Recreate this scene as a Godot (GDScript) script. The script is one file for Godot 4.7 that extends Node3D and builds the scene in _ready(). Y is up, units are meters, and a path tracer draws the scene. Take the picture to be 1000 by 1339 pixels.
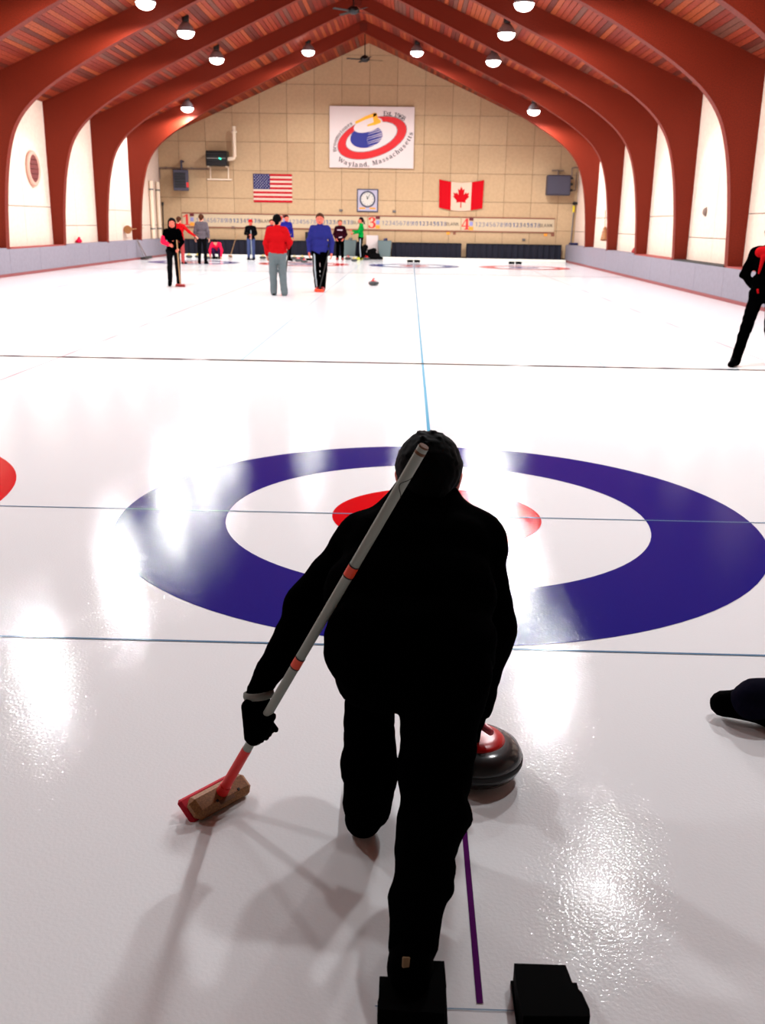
extends Node3D
# A four-sheet curling hall: a player in black crouches in the hack, seen from behind.
# x is across the sheets (0 = centre line of the player's sheet), -z is down the ice, the near tee is the origin.

const MID := -2.22          # x of the hall's ridge
const WALL := 9.8          # half width of the hall
const RISE := 0.43          # slope of the roof
const RIDGE := 9.4          # height of the deck at the ridge
const FAR := -42.3          # z of the end wall
const NEAR := 8.5           # z of the wall behind the camera
const PITCH := 4.77         # spacing of the arches
const ARCH0 := -18.15       # z of one arch
const SHEETS := [-8.9, -4.45, 0.0, 4.45]
const FAR_TEE := -34.75

var M := {}
var taken := {}
var rng := RandomNumberGenerator.new()

class Geo:
	var v := PackedVector3Array()
	var n := PackedVector3Array()
	var c := PackedColorArray()
	var i := PackedInt32Array()
	func add(o: Geo, t: Transform3D) -> void:
		var base := v.size()
		var b := t.basis.orthonormalized()
		v.append_array(t * o.v)
		for q in o.n:
			n.append(b * q)
		if o.c.size() == o.v.size():
			while c.size() < base:
				c.append(Color.WHITE)
			c.append_array(o.c)
		elif c.size() > 0:
			while c.size() < v.size():
				c.append(Color.WHITE)
		for k in o.i:
			i.append(k + base)
	func mesh() -> ArrayMesh:
		var a := []
		a.resize(Mesh.ARRAY_MAX)
		a[Mesh.ARRAY_VERTEX] = v
		a[Mesh.ARRAY_NORMAL] = n
		if c.size() > 0:
			while c.size() < v.size():
				c.append(Color.WHITE)
			a[Mesh.ARRAY_COLOR] = c
		a[Mesh.ARRAY_INDEX] = i
		var m := ArrayMesh.new()
		m.add_surface_from_arrays(Mesh.PRIMITIVE_TRIANGLES, a)
		return m

func _ready() -> void:
	rng.seed = 1968
	camera_and_light()
	materials()
	hall()
	ice()
	arches()
	boards()
	lamps()
	end_wall_things()
	side_things()
	templates()
	thrower()
	other_people()
	stones_and_gear()

# ---------------------------------------------------------------- camera, environment
func camera_and_light() -> void:
	var cam := Camera3D.new()
	cam.name = "camera"
	add_child(cam)
	cam.position = Vector3(-0.1917, 1.6415, 5.4308)
	cam.rotation = Vector3(-0.29072, 0.022829, 0.015796)
	cam.keep_aspect = Camera3D.KEEP_HEIGHT
	cam.fov = 55.84
	cam.near = 0.05
	cam.far = 200.0
	cam.current = true
	# a small lens focused on the player: the far end is a little soft
	var lens := CameraAttributesPhysical.new()
	lens.frustum_focal_length = 22.642
	lens.frustum_focus_distance = 3.4
	lens.frustum_near = 0.05
	lens.frustum_far = 200.0
	lens.exposure_aperture = 3.8
	cam.attributes = lens
	var we := WorldEnvironment.new()
	we.name = "world_environment"
	var e := Environment.new()
	e.background_mode = Environment.BG_COLOR
	e.background_color = Color(0.02, 0.02, 0.02)
	e.tonemap_mode = Environment.TONE_MAPPER_LINEAR
	e.tonemap_exposure = 2.05
	e.sdfgi_enabled = true
	e.ssao_enabled = true
	e.ssil_enabled = true
	we.environment = e
	add_child(we)

# ---------------------------------------------------------------- materials
func mat(called: String, col: Color, rough := 0.7, metal := 0.0, spec := 0.5) -> StandardMaterial3D:
	var m := StandardMaterial3D.new()
	m.resource_name = called
	m.albedo_color = col
	m.roughness = rough
	m.metallic = metal
	m.metallic_specular = spec
	M[called] = m
	return m

func noise_tex(kind: int, freq: float, size := 512, normal := false, bump := 4.0, lo := Color(0.8, 0.8, 0.8), hi := Color(1, 1, 1), sd := 3) -> NoiseTexture2D:
	var f := FastNoiseLite.new()
	f.noise_type = kind
	f.frequency = freq
	f.seed = sd
	f.fractal_octaves = 3
	var t := NoiseTexture2D.new()
	t.width = size
	t.height = size
	t.seamless = true
	t.noise = f
	if normal:
		t.as_normal_map = true
		t.bump_strength = bump
	else:
		var g := Gradient.new()
		g.set_color(0, lo)
		g.set_color(1, hi)
		t.color_ramp = g
	return t

func tri(m: StandardMaterial3D, scale: Vector3, tex: Texture2D = null, nrm: Texture2D = null, amount := 0.3) -> void:
	m.uv1_triplanar = true
	m.uv1_world_triplanar = true
	m.uv1_scale = scale
	if tex:
		m.albedo_texture = tex
	if nrm:
		m.normal_enabled = true
		m.normal_texture = nrm
		m.normal_scale = amount

func materials() -> void:
	var pebble := noise_tex(FastNoiseLite.TYPE_SIMPLEX_SMOOTH, 0.05, 512, true, 6.0)
	var mottle := noise_tex(FastNoiseLite.TYPE_SIMPLEX, 0.02, 512, false, 0.0, Color(0.955, 0.95, 0.95), Color(1, 1, 1))
	var grain := noise_tex(FastNoiseLite.TYPE_SIMPLEX, 0.03, 512, false, 0.0, Color(0.62, 0.6, 0.6), Color(1, 1, 1), 9)
	var weave := noise_tex(FastNoiseLite.TYPE_SIMPLEX, 0.12, 256, true, 3.0)
	# ice and everything painted under it share gloss and pebble
	for a in [["ice", Color(0.95, 0.955, 0.96)], ["ring_blue", Color(0.12, 0.13, 0.50)], ["ring_red", Color(0.86, 0.04, 0.09)], ["ring_white", Color(0.965, 0.968, 0.972)], ["line_dark", Color(0.03, 0.16, 0.17)],
			["line_blue", Color(0.35, 0.68, 0.82)], ["line_thin", Color(0.42, 0.55, 0.66)], ["line_purple", Color(0.33, 0.10, 0.36)], ["line_pink", Color(0.90, 0.66, 0.70)], ["line_pale", Color(0.72, 0.88, 0.94)]]:
		var m := mat(a[0], a[1], 0.06, 0.0, 0.15)
		tri(m, Vector3(2.6, 2.6, 2.6), null, pebble, 0.09)
	for a in [["wall_paint", Color(0.87, 0.78, 0.71), 0.75], ["end_panel", Color(0.73, 0.615, 0.475), 0.8], ["end_panel_pale", Color(0.74, 0.627, 0.487), 0.8], ["end_panel_deep", Color(0.72, 0.605, 0.465), 0.8], ["joint", Color(0.42, 0.33, 0.26), 0.9],
			["board_grey", Color(0.52, 0.50, 0.54), 0.6], ["near_wall", Color(0.40, 0.35, 0.32), 0.8]]:
		tri(mat(a[0], a[1], a[2], 0.0, 0.3), Vector3(0.5, 0.5, 0.5), mottle)
	for a in [["glulam", Color(0.51, 0.145, 0.05)], ["plank_a", Color(0.64, 0.25, 0.15)], ["plank_b", Color(0.56, 0.19, 0.12)], ["plank_c", Color(0.70, 0.32, 0.17)], ["plank_d", Color(0.44, 0.18, 0.13)], ["plank_e", Color(0.50, 0.29, 0.23)]]:
		tri(mat(a[0], a[1], 0.6, 0.0, 0.3), Vector3(2.5, 2.5, 0.35), grain)
	tri(mat("lamina", Color(0.44, 0.13, 0.06), 0.7, 0.0, 0.3), Vector3(2, 2, 2), grain)
	mat("roof_slab", Color(0.25, 0.12, 0.08), 0.9)
	var pv := mat("plank_mix", Color(1, 1, 1), 0.6, 0.0, 0.3)
	pv.vertex_color_use_as_albedo = true
	tri(pv, Vector3(2.5, 2.5, 0.35), grain)
	mat("ledge_red", Color(0.55, 0.16, 0.13), 0.6)
	mat("base_red", Color(0.50, 0.22, 0.22), 0.6)
	mat("ledge_dark", Color(0.08, 0.075, 0.07), 0.7)
	mat("curtain", Color(0.15, 0.15, 0.185), 0.9, 0.0, 0.1)
	mat("white_foam", Color(0.90, 0.90, 0.86), 0.7)
	# cloth
	for a in [["black_cloth", Color(0.006, 0.006, 0.007)], ["dark_cloth", Color(0.03, 0.028, 0.034)], ["navy_cloth", Color(0.045, 0.04, 0.10)], ["red_cloth", Color(0.68, 0.06, 0.08)], ["pink_cloth", Color(0.88, 0.11, 0.26)], ["grey_cloth", Color(0.34, 0.31, 0.33)],
			["grey_trouser", Color(0.38, 0.42, 0.43)], ["blue_cloth", Color(0.15, 0.16, 0.43)], ["royal_cloth", Color(0.12, 0.12, 0.44)], ["maroon_cloth", Color(0.13, 0.02, 0.055)], ["green_cloth", Color(0.02, 0.52, 0.20)], ["jeans", Color(0.24, 0.28, 0.42)],
			["purple_cloth", Color(0.20, 0.10, 0.24)], ["rose_trouser", Color(0.62, 0.25, 0.25)], ["glove_black", Color(0.008, 0.008, 0.009)], ["stripe_white", Color(0.62, 0.66, 0.68)], ["white_print", Color(0.75, 0.68, 0.72)], ["cuff_grey", Color(0.56, 0.57, 0.54)]]:
		var m := mat(a[0], a[1], 0.95, 0.0, 0.12 if a[0] != "black_cloth" and a[0] != "glove_black" else 0.04)
		tri(m, Vector3(6, 6, 6), null, weave, 0.25)
	var sk := mat("skin", Color(0.83, 0.55, 0.45), 0.55, 0.0, 0.4)
	sk.vertex_color_use_as_albedo = true
	var skd := mat("skin_warm", Color(0.80, 0.40, 0.32), 0.55, 0.0, 0.4)
	skd.vertex_color_use_as_albedo = true
	mat("hair_black", Color(0.012, 0.014, 0.014), 0.7, 0.0, 0.15)
	mat("hair_dark", Color(0.09, 0.04, 0.035), 0.6, 0.0, 0.15)
	mat("hair_brown", Color(0.27, 0.15, 0.09), 0.6, 0.0, 0.15)
	mat("hair_sandy", Color(0.47, 0.30, 0.18), 0.6, 0.0, 0.15)
	mat("shoe_black", Color(0.006, 0.006, 0.007), 0.7, 0.0, 0.05)
	mat("shoe_sole", Color(0.30, 0.28, 0.29), 0.7)
	mat("shoe_red", Color(0.55, 0.10, 0.09), 0.6)
	mat("shoe_yellow", Color(0.70, 0.72, 0.15), 0.6)
	mat("tan_tab", Color(0.50, 0.40, 0.27), 0.8)
	# gear
	mat("rubber", Color(0.007, 0.007, 0.008), 0.75, 0.0, 0.1)
	mat("shaft_grey", Color(0.60, 0.62, 0.58), 0.45, 0.0, 0.4)
	mat("shaft_tan", Color(0.66, 0.50, 0.33), 0.5)
	mat("orange_band", Color(0.94, 0.28, 0.13), 0.5)
	mat("red_sleeve", Color(0.93, 0.10, 0.08), 0.45)
	tri(mat("broom_wood", Color(0.72, 0.48, 0.25), 0.6), Vector3(8, 8, 8), grain)
	mat("red_pad", Color(0.78, 0.05, 0.17), 0.8)
	mat("cork", Color(0.42, 0.27, 0.17), 0.8)
	mat("ink", Color(0.10, 0.09, 0.08), 0.7)
	mat("bolt", Color(0.10, 0.09, 0.09), 0.5, 0.6)
	var gr := mat("granite_dark", Color(0.04, 0.047, 0.052), 0.16, 0.0, 0.5)
	gr.clearcoat_enabled = true
	gr.clearcoat = 0.5
	mat("granite", Color(0.24, 0.25, 0.25), 0.35)
	mat("granite_band", Color(0.09, 0.095, 0.10), 0.8)
	mat("handle_red", Color(0.83, 0.05, 0.06), 0.3)
	mat("handle_pink", Color(0.86, 0.36, 0.40), 0.2)
	mat("handle_yellow", Color(0.80, 0.70, 0.10), 0.35)
	# fittings
	mat("black_metal", Color(0.05, 0.04, 0.045), 0.5, 0.3)
	mat("dark_unit", Color(0.20, 0.18, 0.24), 0.6)
	mat("unit_grille", Color(0.06, 0.05, 0.06), 0.6)
	mat("steel", Color(0.45, 0.44, 0.43), 0.4, 0.6)
	mat("pipe_cream", Color(0.86, 0.78, 0.68), 0.6)
	mat("conduit", Color(0.45, 0.37, 0.33), 0.6)
	mat("reflector", Color(0.55, 0.55, 0.57), 0.4, 0.5)
	mat("banner_white", Color(0.82, 0.76, 0.74), 0.7)
	mat("print_red", Color(0.76, 0.04, 0.07), 0.7)
	mat("print_blue", Color(0.09, 0.12, 0.46), 0.7)
	mat("print_yellow", Color(0.95, 0.66, 0.12), 0.7)
	mat("print_black", Color(0.10, 0.09, 0.12), 0.7)
	mat("print_grey", Color(0.62, 0.60, 0.60), 0.7)
	mat("clock_frame", Color(0.22, 0.23, 0.32), 0.5)
	mat("clock_plate", Color(0.64, 0.62, 0.68), 0.5)
	mat("clock_face", Color(0.74, 0.72, 0.68), 0.5)
	mat("score_board", Color(0.74, 0.66, 0.54), 0.7)
	mat("score_rail", Color(0.52, 0.30, 0.22), 0.7)
	mat("score_red", Color(0.80, 0.12, 0.12), 0.7)
	mat("score_maroon", Color(0.36, 0.05, 0.10), 0.7)
	mat("score_blue", Color(0.52, 0.52, 0.72), 0.7)
	mat("score_orange", Color(0.92, 0.58, 0.16), 0.7)
	mat("score_digit", Color(0.33, 0.38, 0.52), 0.7)
	mat("bin_grey", Color(0.36, 0.42, 0.42), 0.6)
	mat("blue_plastic", Color(0.07, 0.08, 0.28), 0.5)
	mat("bag_black", Color(0.012, 0.011, 0.013), 0.8, 0.0, 0.2)
	mat("vent_brown", Color(0.42, 0.15, 0.13), 0.7)
	mat("vent_rim", Color(0.78, 0.60, 0.52), 0.6)
	var gl := mat("lamp_glow", Color(1, 1, 1), 0.4)
	gl.emission_enabled = true
	gl.emission = Color(1.0, 0.97, 0.95)
	gl.emission_energy_multiplier = 7.0
	var gg := mat("screen_glow", Color(0.1, 0.8, 0.6), 0.4)
	gg.emission_enabled = true
	gg.emission = Color(0.25, 1.0, 0.75)
	gg.emission_energy_multiplier = 1.0

# ---------------------------------------------------------------- object helpers
func numbered(called: String) -> String:
	var n: int = taken.get(called, 0)
	taken[called] = n + 1
	return called if n == 0 else "%s_%03d" % [called, n]

func tag(o: Node3D, label: String, category: String, group := "") -> Node3D:
	o.set_meta("label", label)
	o.set_meta("category", category)
	if group != "":
		o.set_meta("group", group)
	return o

func thing(called: String, label: String, category: String, at := Vector3.ZERO, turn := 0.0, group := "") -> Node3D:
	var o := Node3D.new()
	o.name = numbered(called)
	add_child(o)
	o.position = at
	o.rotation.y = turn
	tag(o, label, category, group)
	return o

func structure(called: String, label: String, category: String, at := Vector3.ZERO) -> Node3D:
	var o := Node3D.new()
	o.name = numbered(called)
	add_child(o)
	o.position = at
	tag(o, label, category)
	o.set_meta("kind", "structure")
	return o

func part(called: String, m: Mesh, material: String, parent: Node3D, t := Transform3D.IDENTITY) -> MeshInstance3D:
	var o := MeshInstance3D.new()
	o.name = called
	o.mesh = m
	o.material_override = M[material]
	o.transform = t
	o.cast_shadow = GeometryInstance3D.SHADOW_CASTING_SETTING_ON
	parent.add_child(o, true)
	return o

func new_st() -> SurfaceTool:
	var st := SurfaceTool.new()
	st.begin(Mesh.PRIMITIVE_TRIANGLES)
	return st

func done(st: SurfaceTool) -> ArrayMesh:
	st.generate_normals()
	return st.commit()

func quad(st: SurfaceTool, a: Vector3, b: Vector3, c: Vector3, d: Vector3) -> void:
	# a b c d run clockwise seen from the front
	for p in [a, b, c, a, c, d]:
		st.add_vertex(p)

func box(st: SurfaceTool, c: Vector3, s: Vector3, b := Basis.IDENTITY, ch := 0.0) -> void:
	st.set_smooth_group(-1)
	var h := s * 0.5
	if ch <= 0.0:
		for f in [[Vector3(1, 0, 0), Vector3(0, 1, 0), Vector3(0, 0, 1)], [Vector3(0, 1, 0), Vector3(0, 0, 1), Vector3(1, 0, 0)], [Vector3(0, 0, 1), Vector3(1, 0, 0), Vector3(0, 1, 0)]]:
			for sg in [1.0, -1.0]:
				var n: Vector3 = f[0] * sg
				var u: Vector3 = f[1]
				var w: Vector3 = f[2] * sg
				var q := []
				for k in [[-1, -1], [-1, 1], [1, 1], [1, -1]]:
					q.append(c + b * ((n + u * float(k[0]) + w * float(k[1])) * h))
				quad(st, q[0], q[1], q[2], q[3])
		return
	# chamfered: convex hull of 24 points, as faces, edges and corners
	var ax := [Vector3(1, 0, 0), Vector3(0, 1, 0), Vector3(0, 0, 1)]
	var pt := func(i: int, sx: float, sy: float, sz: float) -> Vector3:
		var p := Vector3(sx * (h.x - ch), sy * (h.y - ch), sz * (h.z - ch))
		p[i] = [sx * h.x, sy * h.y, sz * h.z][i]
		return c + b * p
	for i in 3:
		var j := (i + 1) % 3
		var k := (i + 2) % 3
		for sg in [1.0, -1.0]:
			var q := []
			for e in [[-1.0, -1.0], [-1.0, 1.0], [1.0, 1.0], [1.0, -1.0]]:
				var s3 := Vector3.ZERO
				s3[i] = sg
				s3[j] = e[0]
				s3[k] = e[1] * sg
				q.append(pt.call(i, s3.x, s3.y, s3.z))
			quad(st, q[0], q[1], q[2], q[3])
			for sj in [1.0, -1.0]:
				var s1 := Vector3.ZERO
				s1[i] = sg
				s1[j] = sj
				s1[k] = 1.0
				var s2 := s1
				s2[k] = -1.0
				var a: Vector3 = pt.call(i, s1.x, s1.y, s1.z)
				var bb: Vector3 = pt.call(i, s2.x, s2.y, s2.z)
				var cc: Vector3 = pt.call(j, s2.x, s2.y, s2.z)
				var dd: Vector3 = pt.call(j, s1.x, s1.y, s1.z)
				if sg * sj > 0:
					quad(st, a, bb, cc, dd)
				else:
					quad(st, dd, cc, bb, a)
	for sx in [1.0, -1.0]:
		for sy in [1.0, -1.0]:
			for sz in [1.0, -1.0]:
				var a: Vector3 = pt.call(0, sx, sy, sz)
				var d: Vector3 = pt.call(1, sx, sy, sz)
				var e: Vector3 = pt.call(2, sx, sy, sz)
				for p in ([a, e, d] if sx * sy * sz > 0 else [a, d, e]):
					st.add_vertex(p)

func box_mesh(s: Vector3, ch := 0.0) -> ArrayMesh:
	var st := new_st()
	box(st, Vector3.ZERO, s, Basis.IDENTITY, ch)
	return done(st)

func frame_of(dir: Vector3) -> Basis:
	var y := dir.normalized()
	var h := Vector3(0, 0, 1) if absf(y.z) < 0.9 else Vector3(1, 0, 0)
	var x := y.cross(h).normalized()
	return Basis(x, y, x.cross(y))

func tube(st: SurfaceTool, a: Vector3, b: Vector3, ra: float, rb: float, seg := 12, caps := true) -> void:
	var f := frame_of(b - a)
	for k in seg:
		var t0 := TAU * k / seg
		var t1 := TAU * (k + 1) / seg
		var d0 := f * Vector3(cos(t0), 0, sin(t0))
		var d1 := f * Vector3(cos(t1), 0, sin(t1))
		st.set_smooth_group(1)
		quad(st, a + d0 * ra, a + d1 * ra, b + d1 * rb, b + d0 * rb)
		if caps:
			st.set_smooth_group(-1)
			for p in [a, a + d1 * ra, a + d0 * ra, b, b + d0 * rb, b + d1 * rb]:
				st.add_vertex(p)

func path_tube(st: SurfaceTool, pts: Array, r: float, seg := 8) -> void:
	for k in pts.size() - 1:
		tube(st, pts[k], pts[k + 1], r, r, seg)

func lathe(st: SurfaceTool, prof: Array, seg := 32, at := Vector3.ZERO, smooth := 1) -> void:
	# prof: Vector2(radius, y), from the bottom up along the outside
	st.set_smooth_group(smooth)
	for k in seg:
		var t0 := TAU * k / seg
		var t1 := TAU * (k + 1) / seg
		var d0 := Vector3(cos(t0), 0, sin(t0))
		var d1 := Vector3(cos(t1), 0, sin(t1))
		for j in prof.size() - 1:
			var p: Vector2 = prof[j]
			var q: Vector2 = prof[j + 1]
			var a := at + d0 * p.x + Vector3(0, p.y, 0)
			var b := at + d1 * p.x + Vector3(0, p.y, 0)
			var c := at + d1 * q.x + Vector3(0, q.y, 0)
			var d := at + d0 * q.x + Vector3(0, q.y, 0)
			if p.x > 1e-5:
				for v in [a, b, c]:
					st.add_vertex(v)
			if q.x > 1e-5:
				for v in [a, c, d]:
					st.add_vertex(v)

func prism(st: SurfaceTool, poly: PackedVector2Array, z0: float, z1: float, t := Transform3D.IDENTITY) -> void:
	# poly in the xy plane, extruded from z0 (back) to z1 (front)
	st.set_smooth_group(-1)
	if Geometry2D.is_polygon_clockwise(poly):
		poly = poly.duplicate()
		poly.reverse()
	var ix := Geometry2D.triangulate_polygon(poly)
	for k in range(0, ix.size(), 3):
		var a := poly[ix[k]]
		var b := poly[ix[k + 1]]
		var c := poly[ix[k + 2]]
		if (b - a).cross(c - a) > 0:
			var s := b
			b = c
			c = s
		for p in [a, b, c]:
			st.add_vertex(t * Vector3(p.x, p.y, z1))
		for p in [a, c, b]:
			st.add_vertex(t * Vector3(p.x, p.y, z0))
	for k in poly.size():
		var a := poly[k]
		var b := poly[(k + 1) % poly.size()]
		quad(st, t * Vector3(a.x, a.y, z1), t * Vector3(a.x, a.y, z0), t * Vector3(b.x, b.y, z0), t * Vector3(b.x, b.y, z1))

func annulus(st: SurfaceTool, c: Vector3, r0: float, r1: float, seg := 96) -> void:
	st.set_smooth_group(1)
	for k in seg:
		var t0 := TAU * k / seg
		var t1 := TAU * (k + 1) / seg
		var d0 := Vector3(cos(t0), 0, sin(t0))
		var d1 := Vector3(cos(t1), 0, sin(t1))
		if r0 > 0.0:
			quad(st, c + d0 * r0, c + d0 * r1, c + d1 * r1, c + d1 * r0)
		else:
			for p in [c, c + d0 * r1, c + d1 * r1]:
				st.add_vertex(p)

func letters(st: SurfaceTool, s: String, height: float, t: Transform3D, font := "Droid Sans", depth := 0.006) -> void:
	var f := SystemFont.new()
	f.font_names = PackedStringArray([font])
	f.font_weight = 700 if font == "Droid Serif" else 400
	var tm := TextMesh.new()
	tm.font = f
	tm.text = s
	tm.font_size = 48
	tm.pixel_size = height / 34.0
	tm.depth = depth
	tm.curve_step = 3.0
	st.append_from(tm, 0, t)

# ---------------------------------------------------------------- signed distance meshes for bodies and cloth
func sdf(prims: Array, cell: float, k: float, floor_y := -1e9, ruffle := 0.0, rf := 9.0) -> Geo:
	var lo := Vector3(1e9, 1e9, 1e9)
	var hi := -lo
	for p in prims:
		var r: float = maxf(p[2], p[3]) + k + cell * 2.0
		for q: Vector3 in [p[0], p[1]]:
			lo = lo.min(q - Vector3(r, r, r))
			hi = hi.max(q + Vector3(r, r, r))
	var nx := int((hi.x - lo.x) / cell) + 2
	var ny := int((hi.y - lo.y) / cell) + 2
	var nz := int((hi.z - lo.z) / cell) + 2
	var f := PackedFloat32Array()
	f.resize(nx * ny * nz)
	f.fill(1.0)
	for p in prims:
		var a: Vector3 = p[0]
		var b: Vector3 = p[1]
		var ra: float = p[2]
		var rb: float = p[3]
		var pad: float = maxf(ra, rb) + k + cell * 2.0
		var l := (a.min(b) - Vector3(pad, pad, pad) - lo) / cell
		var h := (a.max(b) + Vector3(pad, pad, pad) - lo) / cell
		var ba := b - a
		var l2: float = maxf(ba.length_squared(), 1e-9)
		for z in range(maxi(0, int(l.z)), mini(nz - 1, int(h.z)) + 1):
			for y in range(maxi(0, int(l.y)), mini(ny - 1, int(h.y)) + 1):
				var at := (z * ny + y) * nx
				for x in range(maxi(0, int(l.x)), mini(nx - 1, int(h.x)) + 1):
					var pa := lo + Vector3(x, y, z) * cell - a
					var t := clampf(pa.dot(ba) / l2, 0.0, 1.0)
					var d := (pa - ba * t).length() - ra - (rb - ra) * t
					var o := f[at + x]
					var g := maxf(k - absf(o - d), 0.0)
					f[at + x] = minf(o, d) - g * g / (4.0 * k)
	if ruffle > 0.0:
		var nz_ := FastNoiseLite.new()
		nz_.seed = 5
		nz_.frequency = rf
		nz_.fractal_octaves = 2
		for z in nz:
			for y in ny:
				var at := (z * ny + y) * nx
				for x in nx:
					if absf(f[at + x]) < 0.05:
						f[at + x] += ruffle * nz_.get_noise_3dv(lo + Vector3(x, y * 1.6, z) * cell)
	if floor_y > -1e8:
		for z in nz:
			for y in ny:
				var below := floor_y - (lo.y + y * cell)
				if below > -0.1:
					var at := (z * ny + y) * nx
					for x in nx:
						f[at + x] = maxf(f[at + x], below)
	var g := Geo.new()
	var id := PackedInt32Array()
	id.resize(nx * ny * nz)
	id.fill(-1)
	var off := [0, 1, nx, nx + 1, nx * ny, nx * ny + 1, nx * ny + nx, nx * ny + nx + 1]
	var ed := [[0, 1], [2, 3], [4, 5], [6, 7], [0, 2], [1, 3], [4, 6], [5, 7], [0, 4], [1, 5], [2, 6], [3, 7]]
	for z in nz - 1:
		for y in ny - 1:
			for x in nx - 1:
				var at := (z * ny + y) * nx + x
				var f0 := f[at]
				if f0 > cell * 2.0 or f0 < -cell * 2.0:
					continue
				var inside := 0
				for q in 8:
					if f[at + off[q]] < 0.0:
						inside += 1
				if inside == 0 or inside == 8:
					continue
				var s := Vector3.ZERO
				var n := 0
				for e in ed:
					var u := f[at + off[e[0]]]
					var w := f[at + off[e[1]]]
					if (u < 0.0) != (w < 0.0):
						var t := u / (u - w)
						var q0: int = e[0]
						var q1: int = e[1]
						var A := Vector3(q0 & 1, (q0 >> 1) & 1, (q0 >> 2) & 1)
						var B := Vector3(q1 & 1, (q1 >> 1) & 1, (q1 >> 2) & 1)
						s += A.lerp(B, t)
						n += 1
				id[at] = g.v.size()
				g.v.append(lo + (Vector3(x, y, z) + s / n) * cell)
	var sx := 1
	var sy := nx
	var sz := nx * ny
	for z in range(1, nz - 1):
		for y in range(1, ny - 1):
			for x in range(1, nx - 1):
				var at := (z * ny + y) * nx + x
				var f0 := f[at]
				if f0 > cell * 2.0 or f0 < -cell * 2.0:
					continue
				for axis in 3:
					var st: int = [sx, sy, sz][axis]
					var f1 := f[at + st]
					if (f0 < 0.0) == (f1 < 0.0):
						continue
					var u: int = [sy, sz, sx][axis]
					var w: int = [sz, sx, sy][axis]
					var a := id[at - u - w]
					var b := id[at - w]
					var c := id[at]
					var d := id[at - u]
					if a < 0 or b < 0 or c < 0 or d < 0:
						continue
					if f0 < 0.0:
						g.i.append_array(PackedInt32Array([a, d, c, a, c, b]))
					else:
						g.i.append_array(PackedInt32Array([a, b, c, a, c, d]))
	g.n.resize(g.v.size())
	for q in range(0, g.i.size(), 3):
		var a := g.v[g.i[q]]
		var nn := (g.v[g.i[q + 2]] - a).cross(g.v[g.i[q + 1]] - a)
		for e in 3:
			g.n[g.i[q + e]] += nn
	for q in g.n.size():
		g.n[q] = g.n[q].normalized()
	return g

# ---------------------------------------------------------------- the hall
func deck(s: float) -> float:
	return RIDGE - RISE * absf(s)

func bay_edges() -> Array:
	var e := [FAR]
	for k in range(-4, 6):
		e.append(ARCH0 + PITCH * k)
	e.append(NEAR)
	return e

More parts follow.
